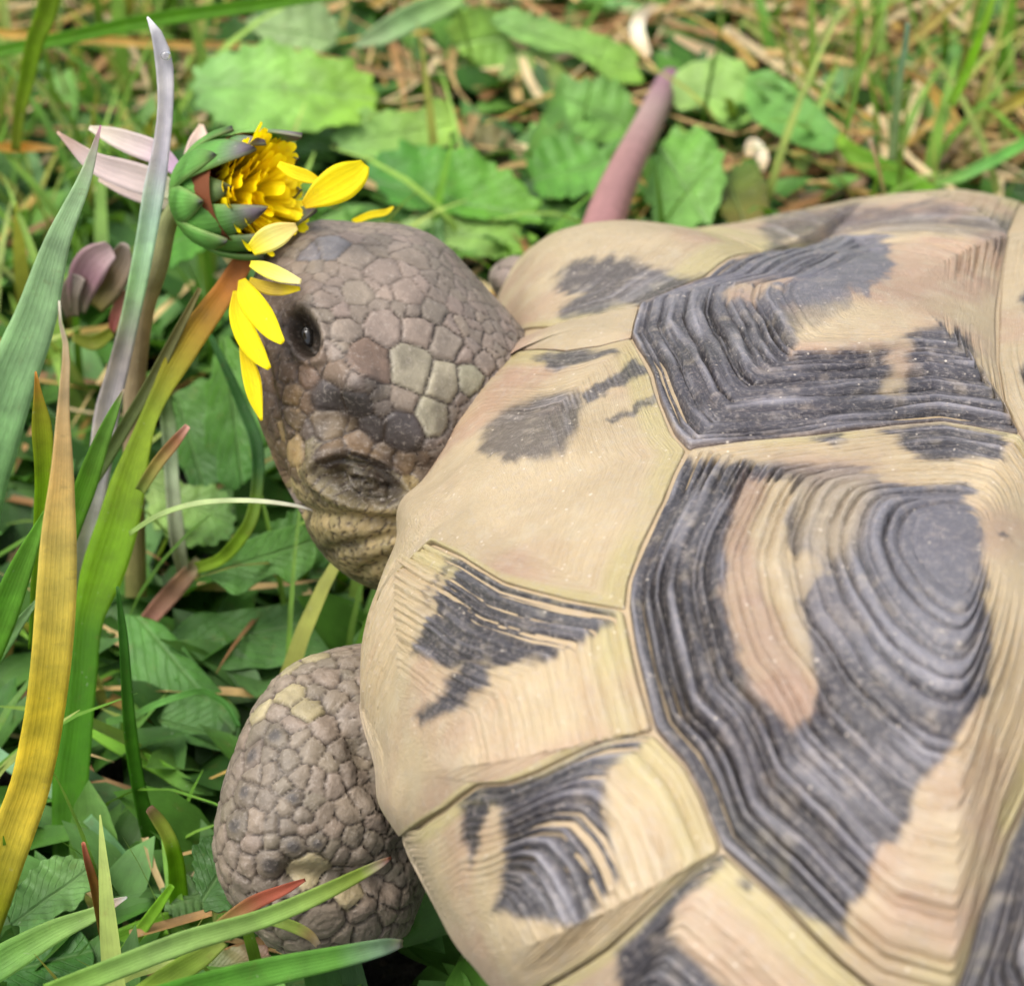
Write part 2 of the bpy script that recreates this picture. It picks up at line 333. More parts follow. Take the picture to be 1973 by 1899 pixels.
    for k, so, pl, tc_ in tint: w_ = (k*sm(so, -so, sdf(pp, pl))*(.5+.7*f2))[:, None]; col = col+(C(*tc_)-col)*np.clip(w_, 0, 1)
    g_ = np.clip(groove, 0, 1)[:, None]; col = col*(1-g_*(m[:, None]*.8+(1-m[:, None])*A(.2, .26, .36)*(.4+.7*f2[:, None]))); lp = (sm(.75, .12, Q[:, 2])*.6)[:, None]*(seed in (3, 4, 5, 6, 7)); col = col*(1-lp)+C(182, 164, 140)*lp; sg = sm(1-seam/rd, 1-.25*seam/rd, Tf)[:, None]*.8; col = col*(1-sg)+SEAM*.6*sg  # ring grooves darkened in colour: brownish dirt plus painted occlusion
    arc = np.tile(np.arange(n)*per/n, nt_); uv = np.stack([arc, tau*rd.mean()], -1)
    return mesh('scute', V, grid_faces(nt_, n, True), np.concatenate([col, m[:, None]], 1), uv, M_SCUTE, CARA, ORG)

# seams traced along the shell (photo positions dropped onto the dome)
V1L = [(1230, 590), (1217, 650), (1256, 721), (1271, 770), (1297, 832), (1326, 864)]
V1B = [(1326, 864), (1437, 850), (1561, 839), (1643, 828), (1815, 812), (1965, 836)]
V1R = [(1965, 836), (1935, 775), (1922, 700), (1922, 600), (1930, 520), (1942, 452)]
V1T = [(1942, 452), (1824, 434), (1700, 440), (1600, 457), (1469, 486), (1361, 533), (1230, 590)]
C1M = [(1326, 864), (1303, 910), (1282, 965), (1238, 1052), (1213, 1118), (1208, 1165)]
C1M2 = [(1208, 1165), (1223, 1256), (1251, 1368), (1261, 1403)]
C1M3 = [(1261, 1403), (1320, 1470), (1350, 1527), (1391, 1632)]
C1M4 = [(1391, 1632), (1509, 1711), (1626, 1803), (1689, 1845)]
C1M5 = [(1689, 1845), (1818, 1872)]
C1R_ = [(1818, 1872), (1853, 1789), (1875, 1726), (1929, 1618), (1974, 1541), (2010, 1430), (2040, 1280), (2045, 1150), (2030, 1000), (2000, 890), (1965, 836)]
M1B = [(1206, 1172), (1170, 1166), (1093, 1152), (971, 1121), (888, 1072), (827, 1045), (793, 1011)]
M2B = [(1259, 1405), (1193, 1411), (1143, 1429), (1036, 1482), (979, 1504), (921, 1508), (886, 1532), (857, 1557), (804, 1593), (770, 1595)]
M3B = [(1391, 1634), (1343, 1661), (1268, 1736), (1171, 1825), (1050, 1899), (1000, 1935)]
NUB = [(962, 690), (1000, 675), (1090, 675), (1154, 666), (1217, 651)]
NUT = [(1230, 590), (1150, 606), (1060, 629), (978, 645)]
az_of = lambda p: np.degrees(math.atan2(*hit([p])[0][[1, 0]]))
def rimpath(p, q, n=5):
    a, b = az_of(p), az_of(q); return [('rim', x) for x in np.linspace(a, b, n)]
class _R(tuple): pass
def rp(p, q, n=6): return [('rim', x, 0) for x in np.linspace(az_of(p), az_of(q), n)]
aN0, aN1, aM1, aM2, aM3 = az_of((962, 690)), az_of((978, 645)), az_of((793, 1011)), az_of((770, 1595)), az_of((1000, 1935))
rimv = lambda a, b, n=8: [('rim', x, 0) for x in np.linspace(a, b, n)]
def P3(lst): return lst
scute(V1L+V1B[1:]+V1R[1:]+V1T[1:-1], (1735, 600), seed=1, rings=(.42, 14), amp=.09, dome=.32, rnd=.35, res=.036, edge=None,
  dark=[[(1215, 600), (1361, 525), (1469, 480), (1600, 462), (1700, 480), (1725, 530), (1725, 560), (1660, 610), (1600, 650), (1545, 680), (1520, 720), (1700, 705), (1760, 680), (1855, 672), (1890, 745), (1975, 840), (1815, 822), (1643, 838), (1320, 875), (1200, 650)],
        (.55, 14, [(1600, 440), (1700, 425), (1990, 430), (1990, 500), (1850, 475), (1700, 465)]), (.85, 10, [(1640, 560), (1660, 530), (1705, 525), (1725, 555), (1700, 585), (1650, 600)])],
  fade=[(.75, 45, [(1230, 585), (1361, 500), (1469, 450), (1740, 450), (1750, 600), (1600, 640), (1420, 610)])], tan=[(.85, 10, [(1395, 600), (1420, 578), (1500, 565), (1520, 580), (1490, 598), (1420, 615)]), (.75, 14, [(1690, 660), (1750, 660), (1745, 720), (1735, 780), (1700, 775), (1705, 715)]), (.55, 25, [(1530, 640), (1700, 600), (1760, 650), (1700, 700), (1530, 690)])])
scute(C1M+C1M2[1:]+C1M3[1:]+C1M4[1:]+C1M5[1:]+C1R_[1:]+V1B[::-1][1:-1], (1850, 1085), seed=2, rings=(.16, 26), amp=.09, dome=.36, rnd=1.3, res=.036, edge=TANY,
  dark=[[(1300, 890), (1340, 895), (1480, 925), (1640, 930), (1700, 985), (1780, 985), (1850, 985), (1868, 1040), (1880, 1100), (1881, 1195), (1893, 1310), (1886, 1384), (1842, 1445), (1754, 1537), (1728, 1608), (1687, 1685), (1650, 1761), (1625, 1808), (1500, 1730), (1380, 1640), (1300, 1480), (1240, 1380), (1190, 1170), (1230, 1040)],
        [(1690, 830), (1815, 815), (1940, 842), (1930, 890), (1935, 915), (1850, 925), (1770, 915), (1745, 890), (1710, 850)], [(1555, 846), (1622, 840), (1632, 870), (1612, 880), (1588, 866)],
        (.8, 6, [(1905, 1084), (1920, 1078), (1940, 1088), (1925, 1096)])],
  tint=[(.75, 16, [(1430, 940), (1400, 1052), (1394, 1154), (1415, 1282), (1483, 1390), (1524, 1430), (1565, 1400), (1540, 1300), (1470, 1180), (1450, 1060), (1480, 950)], (168, 136, 116)), (.6, 30, [(1470, 900), (1700, 905), (1690, 960), (1560, 970)], (176, 150, 128)), (.5, 35, [(1530, 1140), (1600, 1150), (1640, 1230), (1580, 1340), (1540, 1260)], (120, 112, 112))], fade=[(.6, 60, [(1560, 940), (1700, 950), (1890, 950), (1910, 1200), (1850, 1400), (1650, 1300), (1560, 1180)])], tan=[(.9, 9, [(1440, 955), (1402, 1052), (1396, 1154), (1417, 1282), (1483, 1384), (1524, 1424), (1560, 1400), (1580, 1343), (1534, 1190), (1575, 1165), (1585, 1150), (1530, 1100), (1510, 1050), (1530, 990), (1520, 955)]),
       (.8, 10, [(1500, 880), (1745, 890), (1750, 930), (1700, 960), (1640, 930), (1520, 912)]), (.6, 30, [(1500, 960), (1690, 960), (1640, 1110), (1560, 1150)])])
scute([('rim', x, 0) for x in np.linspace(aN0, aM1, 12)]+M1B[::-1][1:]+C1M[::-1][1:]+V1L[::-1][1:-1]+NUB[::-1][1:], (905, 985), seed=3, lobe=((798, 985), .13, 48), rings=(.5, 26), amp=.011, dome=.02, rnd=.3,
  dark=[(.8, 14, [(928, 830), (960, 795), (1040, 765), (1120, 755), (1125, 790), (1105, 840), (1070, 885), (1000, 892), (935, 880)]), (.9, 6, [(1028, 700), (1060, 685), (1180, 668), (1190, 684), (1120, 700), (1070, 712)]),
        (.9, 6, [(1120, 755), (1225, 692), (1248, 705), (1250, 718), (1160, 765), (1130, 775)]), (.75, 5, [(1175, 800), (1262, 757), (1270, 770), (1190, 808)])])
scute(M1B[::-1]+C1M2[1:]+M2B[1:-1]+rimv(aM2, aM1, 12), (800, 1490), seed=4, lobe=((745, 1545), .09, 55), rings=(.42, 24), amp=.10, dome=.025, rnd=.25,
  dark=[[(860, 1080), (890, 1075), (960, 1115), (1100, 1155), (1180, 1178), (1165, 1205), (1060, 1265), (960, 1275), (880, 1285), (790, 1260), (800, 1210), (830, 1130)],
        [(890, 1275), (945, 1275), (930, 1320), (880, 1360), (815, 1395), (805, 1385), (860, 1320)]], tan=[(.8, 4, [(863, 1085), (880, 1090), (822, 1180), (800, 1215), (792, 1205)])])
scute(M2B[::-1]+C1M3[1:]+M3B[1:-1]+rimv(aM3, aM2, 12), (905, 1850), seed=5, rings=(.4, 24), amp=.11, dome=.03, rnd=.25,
  dark=[[(885, 1530), (940, 1500), (1010, 1500), (1140, 1440), (1200, 1418), (1250, 1412), (1235, 1440), (1160, 1480), (1165, 1530), (1185, 1640), (1185, 1690), (1130, 1770), (1085, 1780), (1030, 1765), (955, 1760), (965, 1680), (975, 1590), (950, 1560)],
        [(885, 1540), (945, 1530), (925, 1610), (905, 1665), (895, 1620)]], tan=[(.8, 7, [(940, 1550), (965, 1560), (965, 1640), (925, 1640)]), (.6, 8, [(1165, 1480), (1240, 1460), (1280, 1560), (1230, 1640), (1190, 1620), (1150, 1560)])])
M4P = M3B[::-1]+C1M4[1:]+[(1640, 1905), (1560, 1990)]+rimv(az_of((1560, 2300)), aM3, 8)
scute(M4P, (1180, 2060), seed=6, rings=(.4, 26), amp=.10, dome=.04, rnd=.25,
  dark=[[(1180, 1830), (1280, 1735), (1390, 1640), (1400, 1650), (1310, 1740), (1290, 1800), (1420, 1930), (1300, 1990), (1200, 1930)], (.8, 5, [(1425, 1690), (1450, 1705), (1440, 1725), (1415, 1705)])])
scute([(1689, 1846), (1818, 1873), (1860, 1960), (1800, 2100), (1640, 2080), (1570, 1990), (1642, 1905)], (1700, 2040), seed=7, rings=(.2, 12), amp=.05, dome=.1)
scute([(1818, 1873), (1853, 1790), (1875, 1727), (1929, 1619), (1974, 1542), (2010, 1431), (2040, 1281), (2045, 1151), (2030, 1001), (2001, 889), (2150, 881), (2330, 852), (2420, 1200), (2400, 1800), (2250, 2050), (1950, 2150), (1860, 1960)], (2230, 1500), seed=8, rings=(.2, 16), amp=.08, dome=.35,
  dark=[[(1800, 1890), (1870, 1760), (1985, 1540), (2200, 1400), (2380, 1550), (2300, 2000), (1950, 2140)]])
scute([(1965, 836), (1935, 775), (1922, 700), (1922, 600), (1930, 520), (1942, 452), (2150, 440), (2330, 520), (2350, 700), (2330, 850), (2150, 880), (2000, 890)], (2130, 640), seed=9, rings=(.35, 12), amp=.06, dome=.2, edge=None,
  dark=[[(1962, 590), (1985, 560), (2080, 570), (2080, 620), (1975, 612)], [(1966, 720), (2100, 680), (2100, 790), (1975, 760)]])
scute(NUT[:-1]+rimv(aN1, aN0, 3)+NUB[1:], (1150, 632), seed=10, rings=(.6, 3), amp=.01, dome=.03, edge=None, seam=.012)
def back(q, d): q = q-A(d, 0, 0); R_q = np.hypot(q[:, 0], q[:, 1])/Raz(np.arctan2(q[:, 1], q[:, 0])); q[:, 2] = HH*np.clip(1-np.minimum(R_q, .98)**NN, .02, 1)**(1/NN); return onto(q)
for e_, k_ in ((hit([(2330, 851), (2350, 700), (2330, 521)]), 30), (hit([(2390, 1790), (2421, 1200), (2331, 853)]), 31)):
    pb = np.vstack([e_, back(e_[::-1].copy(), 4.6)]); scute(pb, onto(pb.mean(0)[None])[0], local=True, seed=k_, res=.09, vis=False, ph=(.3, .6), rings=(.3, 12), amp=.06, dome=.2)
# far side: mirror of the near side, in shell axes
def mir(pts): q = np.vstack([hit([x])[0] if len(x) == 2 else rimq(x[1])[0] for x in pts]); q[:, 1] *= -1; return q
qj = hit([(1469, 486)])[0]; qn = hit([(978, 645)])[0]; qv = hit([(1942, 452)])[0]
r1 = rimq(-58)[0]; up = lambda az, z: onto(rimq(az)+A(0, 0, z))[0]
m1r = np.vstack([hit(NUT[::-1]), hit([(1361, 533)]), hit([(1469, 486)]), [up(-62, 1.1)], rimq(np.linspace(-60, aN1, 10))])
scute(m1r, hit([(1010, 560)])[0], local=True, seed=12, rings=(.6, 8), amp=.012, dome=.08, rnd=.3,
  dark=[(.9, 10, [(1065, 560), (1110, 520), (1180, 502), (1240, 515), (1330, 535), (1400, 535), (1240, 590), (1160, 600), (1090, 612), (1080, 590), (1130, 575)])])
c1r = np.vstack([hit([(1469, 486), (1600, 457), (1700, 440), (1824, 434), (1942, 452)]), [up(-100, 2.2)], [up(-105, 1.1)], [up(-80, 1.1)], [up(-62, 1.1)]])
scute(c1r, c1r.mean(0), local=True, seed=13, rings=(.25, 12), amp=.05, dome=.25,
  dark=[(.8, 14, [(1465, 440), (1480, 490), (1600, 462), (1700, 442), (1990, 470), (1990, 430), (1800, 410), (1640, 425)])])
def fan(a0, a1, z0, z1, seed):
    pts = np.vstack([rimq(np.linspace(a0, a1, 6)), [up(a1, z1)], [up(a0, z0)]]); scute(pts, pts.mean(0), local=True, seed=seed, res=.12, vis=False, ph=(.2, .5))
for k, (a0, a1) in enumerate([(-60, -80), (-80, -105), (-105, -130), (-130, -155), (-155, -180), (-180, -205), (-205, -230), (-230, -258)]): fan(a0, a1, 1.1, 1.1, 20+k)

# ------------------------------------------------------------------ tortoise: body (head, neck, fore legs, trunk: one skin)
def inflate(poly, c, d0, th, gx=0., gy=0., nth=160, nph=48, back=1., pw=.5):
    B = closed(poly, nth, 4); c = np.asarray(c, float); V = []; ph = np.linspace(0, math.pi, nph)
    for p in ph:
        P = c+(B-c)*(math.sin(p)**.92 if 0 < p < math.pi else 0.); off = -th*math.cos(p)*(1 if p < math.pi/2 else back)
        V.append(atd(P, d0+gx*(P[:, 0]-c[0])+gy*(P[:, 1]-c[1])+off))
    return np.concatenate(V), grid_faces(nph, nth, True)
HEADP = [(548, 452), (580, 430), (620, 420), (690, 428), (760, 428), (820, 442), (868, 475), (905, 520), (940, 556), (985, 605), (1050, 680), (1060, 800), (1010, 950), (930, 1080), (840, 1160), (760, 1150), (700, 1130), (650, 1100), (612, 1060), (590, 1010), (568, 965), (543, 925), (520, 870), (500, 820), (482, 760), (470, 700), (468, 640), (478, 570), (500, 500), (522, 468)]
LEGP = [(800, 1225), (700, 1236), (660, 1243), (618, 1255), (578, 1268), (540, 1290), (510, 1328), (480, 1372), (462, 1420), (440, 1470), (424, 1530), (412, 1590), (408, 1640), (420, 1700), (450, 1750), (500, 1810), (560, 1850), (640, 1858), (730, 1840), (790, 1800), (812, 1740), (830, 1680), (870, 1600), (890, 1450), (860, 1300)]
dR = lambda p: proj(l2w(hit([p])))[1][0]
D_H = dR((800, 960))+1.35; D_L = dR((720, 1480))+1.5
parts = [inflate(HEADP, (740, 770), D_H, 1.75, gx=.0012, gy=-.0012), inflate(LEGP, (640, 1540), D_L, 1.25, gx=.0022, gy=-.0012),
         inflate([(955, 505), (985, 490), (1030, 495), (1060, 560), (1020, 600), (960, 580), (935, 535)], (1000, 540), dR((1010, 520))+1.6, .7)]
def ell(c, r, n=48):
    a = np.linspace(0, 2*math.pi, n, endpoint=False); b = np.linspace(0, math.pi, n//2); Bq, Aq = np.meshgrid(b, a, indexing='ij')
    q = np.stack([r[0]*np.sin(Bq)*np.cos(Aq), r[1]*np.sin(Bq)*np.sin(Aq), r[2]*np.cos(Bq)], -1).reshape(-1, 3)+np.asarray(c)
    return l2w(q), grid_faces(n//2, n, True)
parts.append(ell((-2.2, 0, .35), (7.6, 7.8, 1.7))); parts.append(ell((4.2, 0, .3), (3.2, 2.6, 1.2))); parts.append(ell((1.5, 5.2, .0), (3., 3., 1.1)))
def body():
    Vs, Fs, k = [], [], 0
    for v, f in parts: Vs.append(v); Fs.append(f+k); k += len(v)
    o = mesh('body', np.concatenate(Vs), np.concatenate(Fs), mat=M_SKIN)
    r = o.modifiers.new('r', 'REMESH'); r.mode = 'VOXEL'; r.voxel_size = .075*S
    s = o.modifiers.new('s', 'SMOOTH'); s.factor = .5; s.iterations = 6
    s = o.modifiers.new('d', 'SUBSURF'); s.levels = 1; s.render_levels = 1
    dg = bpy.context.evaluated_depsgraph_get(); em = o.evaluated_get(dg).to_mesh()
    n = len(em.vertices); V = np.empty(n*3, np.float32); em.vertices.foreach_get('co', V); V = V.reshape(-1, 3)/S
    N = np.empty(n*3, np.float32); em.vertices.foreach_get('normal', N); N = N.reshape(-1, 3)
    F = np.empty(len(em.polygons)*4, np.int32); em.loops.foreach_get('vertex_index', F); F = F.reshape(-1, 4)
    o.to_mesh_clear(); bpy.data.objects.remove(o); return V.astype(float), N.astype(float), F
V, N, F = body()
px_, dp = proj(V); face = (N*unit(CAM-V)).sum(1)
vis = face > .05
head = vis & (sdf(px_, HEADP) < 25) & (px_[:, 1] < 1200) & (dp < D_H+2.2); leg = vis & (px_[:, 1] > 1180) & (px_[:, 0] < 960)
# broad modelling: brow ridge, eye hollow, second lid, mouth line, leg folds
def gseg(P, a, b, w):
    a, b = A(*a), A(*b); e = b-a; t = np.clip(((P-a)@e)/(e@e), 0, 1); return np.exp(-(((P-a-t[:, None]*e)**2).sum(1))/(w*w))
def oval(P, c, rx, ry, ang=0.):
    q = P-A(*c); ca, sa = math.cos(R_(ang)), math.sin(R_(ang)); return np.sqrt(((q[:, 0]*ca+q[:, 1]*sa)/rx)**2+((-q[:, 0]*sa+q[:, 1]*ca)/ry)**2)
hz = np.zeros(len(V)); H_ = head.astype(float)
EYE, LID = (592, 648), (700, 925)
hz += H_*(.16*gseg(px_, (610, 590), (690, 745), 45)+.14*gseg(px_, (690, 745), (830, 860), 40)-.16*gseg(px_, (640, 800), (790, 905), 38)+.10*gseg(px_, (600, 900), (640, 980), 50))
oe = oval(px_, EYE, 29, 46, -24); hz += H_*(-.26*sm(1.05, .5, oe)+.06*np.exp(-((oe-1.2)/.22)**2)+.016*np.sin(oe*16)*sm(2.1, 1.3, oe)*sm(.8, 1., oe))
ol = oval(px_, LID, 84, 44, 22); lw = (fbm(V, 3., 3, 60.)-.5)*1.1; hz += H_*(-.17*sm(1.1, .6, ol)+.07*np.exp(-((ol-1.15)/.2)**2)+.13*np.exp(-((ol+lw*.3)/.6)**2))
hz += H_*(.030*np.sin((oval(px_, (705, 935), 120, 42, 22)+lw*.35)*21)*sm(1.3, .9, ol)-.09*gseg(px_, (640, 915), (765, 948), 9))
hz += -H_*.12*gseg(px_, (500, 690), (560, 980), 12)-H_*.10*gseg(px_, (560, 980), (760, 1010), 16)-H_*.08*gseg(px_, (640, 1060), (790, 1030), 12)-H_*.06*gseg(px_, (700, 1100), (790, 1060), 12)
Lg = leg.astype(float)
hz += Lg*(-.10*gseg(px_, (690, 1440), (780, 1640), 24)-.07*gseg(px_, (640, 1380), (770, 1500), 18)-.2*gseg(px_, (560, 1690), (740, 1700), 30)+.1*gseg(px_, (720, 1560), (760, 1600), 30))
V = V+N*hz[:, None]
# scales: sites traced where they can be made out, scattered between
hs = [(666, 638, 28, 0), (712, 696, 50, 5), (800, 702, 52, 1), (855, 728, 45, 1), (861, 658, 40, 0), (811, 638, 38, 0), (742, 626, 38, 0), (908, 728, 34, 1), (829, 801, 42, 1), (779, 775, 32, 0), (890, 679, 26, 0), (940, 696, 26, 0), (556, 765, 26, 2), (558, 805, 26, 2), (567, 868, 32, 2), (526, 827, 20, 2), (625, 819, 38, 3), (631, 763, 40, 4), (651, 722, 30, 5), (683, 781, 30, 4), (718, 822, 30, 4), (771, 832, 42, 4), (692, 850, 28, 3), (637, 871, 30, 3), (742, 871, 28, 3), (785, 886, 26, 3), (600, 557, 20, 0), (630, 585, 22, 0), (690, 560, 30, 0), (740, 520, 34, 0), (690, 490, 34, 0), (640, 470, 34, 6), (790, 560, 28, 0), (840, 600, 30, 0), (600, 480, 26, 6), (800, 490, 30, 0), (590, 720, 24, 5), (545, 720, 22, 5), (615, 700, 18, 5)]
lc = [(790, 195, 60), (660, 260, 70), (800, 320, 45), (715, 380, 55), (580, 420, 70), (480, 350, 80), (470, 225, 50), (620, 160, 55), (310, 450, 60), (400, 590, 70), (500, 510, 45), (520, 590, 40), (600, 650, 50), (470, 710, 55), (270, 690, 75), (380, 760, 55), (530, 780, 50), (630, 800, 40), (700, 810, 38), (690, 725, 30), (240, 880, 65), (360, 910, 50), (440, 840, 50), (510, 905, 45), (450, 950, 45), (540, 985, 45), (600, 930, 30), (185, 1060, 65), (300, 1025, 50), (390, 1040, 50), (480, 1050, 45), (570, 1065, 45), (280, 1150, 55), (375, 1130, 45), (500, 1160, 65), (630, 1150, 50), (700, 1180, 40), (380, 1270, 80), (600, 1290, 105), (755, 1220, 40), (650, 1000, 28), (720, 1050, 25), (820, 1420, 75), (870, 1500, 60), (650, 1580, 125), (960, 1390, 55), (900, 1300, 40), (900, 1620, 90), (240, 1250, 50), (140, 870, 60), (110, 1120, 50)]
lk = {4: 2, 5: 2, 7: 2, 8: 2, 6: 2, 9: 4, 14: 4, 20: 4, 27: 4, 34: 4, 35: 4, 37: 4, 38: 2, 42: 2, 23: 4}
def onbody(p, mask):
    idx = np.where(mask)[0]; P = px_[idx]; out = []
    for q in p:
        d = ((P-A(*q[:2]))**2).sum(1); k = np.where(d < max(d.min(), 25)+1)[0]; out.append(idx[k[np.argmin(dp[idx[k]])]])
    return out
sites, rad_, kind_ = [], [], []
for q, i in zip(hs, onbody(hs, head)): sites.append(V[i]); rad_.append(q[2]*dp[i]/FPX); kind_.append(q[3])
ls = [(380+x/2.698, 1200+y/2.698, r/2.698*1.02) for x, y, r in lc]
for k, (q, i) in enumerate(zip(ls, onbody(ls, leg))): sites.append(V[i]); rad_.append(q[2]*dp[i]/FPX); kind_.append(10+lk.get(k, 0))
def want(i):                               # spacing wanted at a body point, cm
    x, y = px_[i]
    if head[i]:
        if ol[i] < 1.5: return .075
        if y > 930 or (y > 880 and x > 740): return .095
        if y < 660 and x < 880: return .165
        return .15
    if leg[i]:
        if x > 640+(y-1300)*.35: return .125
        return .205
    return .3
perm = rng.permutation(len(V))[:60000]; SS = np.array(sites); RR = list(np.array(rad_)); cand = []
cell = {}
def key(p): return tuple(np.floor(p/.3).astype(int))
for p, r_ in zip(sites, rad_): cell.setdefault(key(p), []).append((p, r_))
big = [(p, r_) for p, r_ in zip(sites, rad_)]; bp = np.array([b[0] for b in big]); br = np.array([b[1] for b in big])
allow = np.ones(len(perm), bool)
for c0 in range(0, len(perm), 8000):
    q = V[perm[c0:c0+8000]]; d = np.sqrt(((q[:, None]-bp[None])**2).sum(-1)); allow[c0:c0+8000] = (d > br*.98+.045).all(1)
for i in perm[allow]:
    w = want(i); p = V[i]; kx = key(p); ok = True
    for a in (-1, 0, 1):
        for b in (-1, 0, 1):
            for c in (-1, 0, 1):
                for s, r_ in cell.get((kx[0]+a, kx[1]+b, kx[2]+c), ()):
                    if (s[0]-p[0])**2+(s[1]-p[1])**2+(s[2]-p[2])**2 < w*w: ok = False; break
                if not ok: break
            if not ok: break
        if not ok: break
    if ok:
        cell.setdefault(kx, []).append((p, w*.5)); sites.append(p); rad_.append(w*.5)
        x, y = px_[i]
        kind_.append((7 if (y > 930 or ol[i] < 1.6) else 3 if y > 700+(x-520)*.55 else 0) if head[i] else 10 if leg[i] else 0)
SS = np.array(sites); RR = np.array(rad_); KK = np.array(kind_)
from mathutils.kdtree import KDTree
nb = len(big); f1 = np.full(len(V), 1e9); f2 = np.full(len(V), 1e9); i1 = np.zeros(len(V), int); i2 = np.zeros(len(V), int)
def feed(i, d):
    global f1, f2, i1, i2
    a = d < f1; b = ~a & (d < f2)
    f2 = np.where(a, f1, np.where(b, d, f2)); i2 = np.where(a, i1, np.where(b, i, i2)); f1 = np.where(a, d, f1); i1 = np.where(a, i, i1)
wob = V+(np.stack([vn(V, 4., 3.), vn(V, 4., 13.), vn(V, 4., 23.)], -1)-.5)*.07
for k in range(nb): feed(np.full(len(V), k), ((wob-SS[k])**2).sum(1)-RR[k]**2)
kd = KDTree(len(SS)-nb)
for k in range(nb, len(SS)): kd.insert(SS[k], k)
kd.balance(); near = [kd.find_n(p, 3) for p in wob]
for j in range(3):
    ii = np.array([q[j][1] for q in near]); dd = np.array([q[j][2] for q in near]); feed(ii, dd**2-RR[ii]**2)
eb = (f2-f1)/(2*np.linalg.norm(SS[i1]-SS[i2], axis=1)+1e-6)          # distance to the scale's border
rr = RR[i1]; deep = np.clip(rr*.34, .016, .046)*np.where(KK[i1] >= 10, 1.3, 1.)
rim_ = sm(0, 1, eb/np.clip(rr*.3, .02, .045))**.7; dist0 = np.sqrt(np.clip(f1+rr**2, 0, None))
hsc = deep*(rim_-1)+.16*deep*np.sin(eb/.013)*(rr > .1)*(KK[i1] >= 10)
hsc *= np.where(head & (px_[:, 1] < 600), .5, 1.)
hsc += (.012*np.exp(-(dist0/(rr*.8))**2)*(KK[i1] >= 10)*(rr > .09))
hsc = np.where((oe < .95) & head, -.02, hsc); V2 = V+N*hsc[:, None]+N*((fbm(V, 5., 3)-.5)*.03)[:, None]
tint = np.random.default_rng(5).random((len(SS), 3))
PAL = {0: C(148, 133, 118), 1: C(162, 154, 130), 2: C(168, 142, 96), 3: C(122, 101, 76), 4: C(84, 77, 72), 5: C(138, 116, 98), 6: C(134, 128, 130), 7: C(168, 150, 104), 10: C(144, 130, 112), 12: C(182, 168, 128), 14: C(128, 116, 100)}
pal = np.zeros((15, 3))
for k, v in PAL.items(): pal[k] = v
col = pal[KK[i1]]*(.88+.24*tint[i1, :1])*(1+.05*(tint[i1]-.5))
spot = (KK[i1] == 14)[:, None]*sm(.75, .3, dist0/rr)[:, None]*.8; col = col*(1-spot)+C(78, 74, 72)*spot
cz = (KK[i1] == 2)[:, None]*sm(.45, .1, dist0/rr)[:, None]*.4; col = col*(1-cz)+C(120, 88, 50)*cz
patch = (head*np.exp(-(oval(px_, (745, 815), 85, 40, 32)/1.)**2)*.7+head*np.exp(-(oval(px_, (660, 770), 50, 35, 30))**2)*.5)[:, None]; col = col*(1-patch)+C(70, 64, 62)*patch
brn = (head*sm(1.25, .6, oval(px_, (528, 660), 80, 170, -8))*.85)[:, None]; col = col*(1-brn)+C(88, 66, 44)*brn
lid = (head*sm(1.3, .8, ol)*.85)[:, None]; col = col*(1-lid)+C(50, 42, 32)*lid
mot = (head*sm(.5, .68, fbm(V, 2.6, 3, 80.))*sm(-60, 90, (px_[:, 1]-560)-(px_[:, 0]-560)*.55)*.6)[:, None]; col = col*(1-mot)+C(62, 54, 50)*mot; ey = (head*sm(1.2, .75, oe))[:, None]; col = col*(1-ey)+C(46, 38, 28)*ey
cre = (1-sm(0, 1, eb/np.clip(rr*.22, .014, .032)))[:, None]*np.where(head & (px_[:, 1] < 600), .6, .9)[:, None]; col = col*(1-cre)+C(58, 45, 34)*cre
col = col*(.82+.34*fbm(V, 2.2, 3))[:, None]
BODY = mesh('body', V2, F, col, None, M_SKIN, TORT, ORG)
def ball(name, p, dd, r, sq, mat, parent, org, col=None):
    c = atd(A(*p), A(dd)[0]); a = np.linspace(0, 2*math.pi, 40, endpoint=False); b = np.linspace(0, math.pi, 22); Bq, Aq = np.meshgrid(b, a, indexing='ij')
    q = (r*np.sin(Bq)*np.cos(Aq))[..., None]*VR*sq[0]+(r*np.sin(Bq)*np.sin(Aq))[..., None]*VU*sq[1]-(r*np.cos(Bq))[..., None]*VV*sq[2]
    return mesh(name, c+q.reshape(-1, 3), grid_faces(22, 40, True), col, None, mat, parent, org)
ei = onbody([EYE], head)[0]; ball('eye', (594, 650), dp[ei]+.30, .16, (.75, 1.15, .7), M_EYE, TORT, ORG)
def plastron():
    az = np.linspace(0, 2*math.pi, 96, endpoint=False); rows = []
    for k, z in ((.8, -.1), (.72, -.9), (.6, -1.25), (.02, -1.3)): R = np.minimum(Raz(az), 10)*k; rows.append(np.stack([R*np.cos(az)-.8, R*np.sin(az)*.8+.8, np.full_like(az, z)], -1))
    Vp = l2w(np.concatenate(rows)); Vp[:, 2] = np.maximum(Vp[:, 2], .1); return mesh('plastron', Vp, grid_faces(4, 96, True), C(170, 150, 110)*np.ones((len(Vp), 1)), np.zeros((len(Vp), 2)), M_SCUTE, TORT, ORG)
plastron()
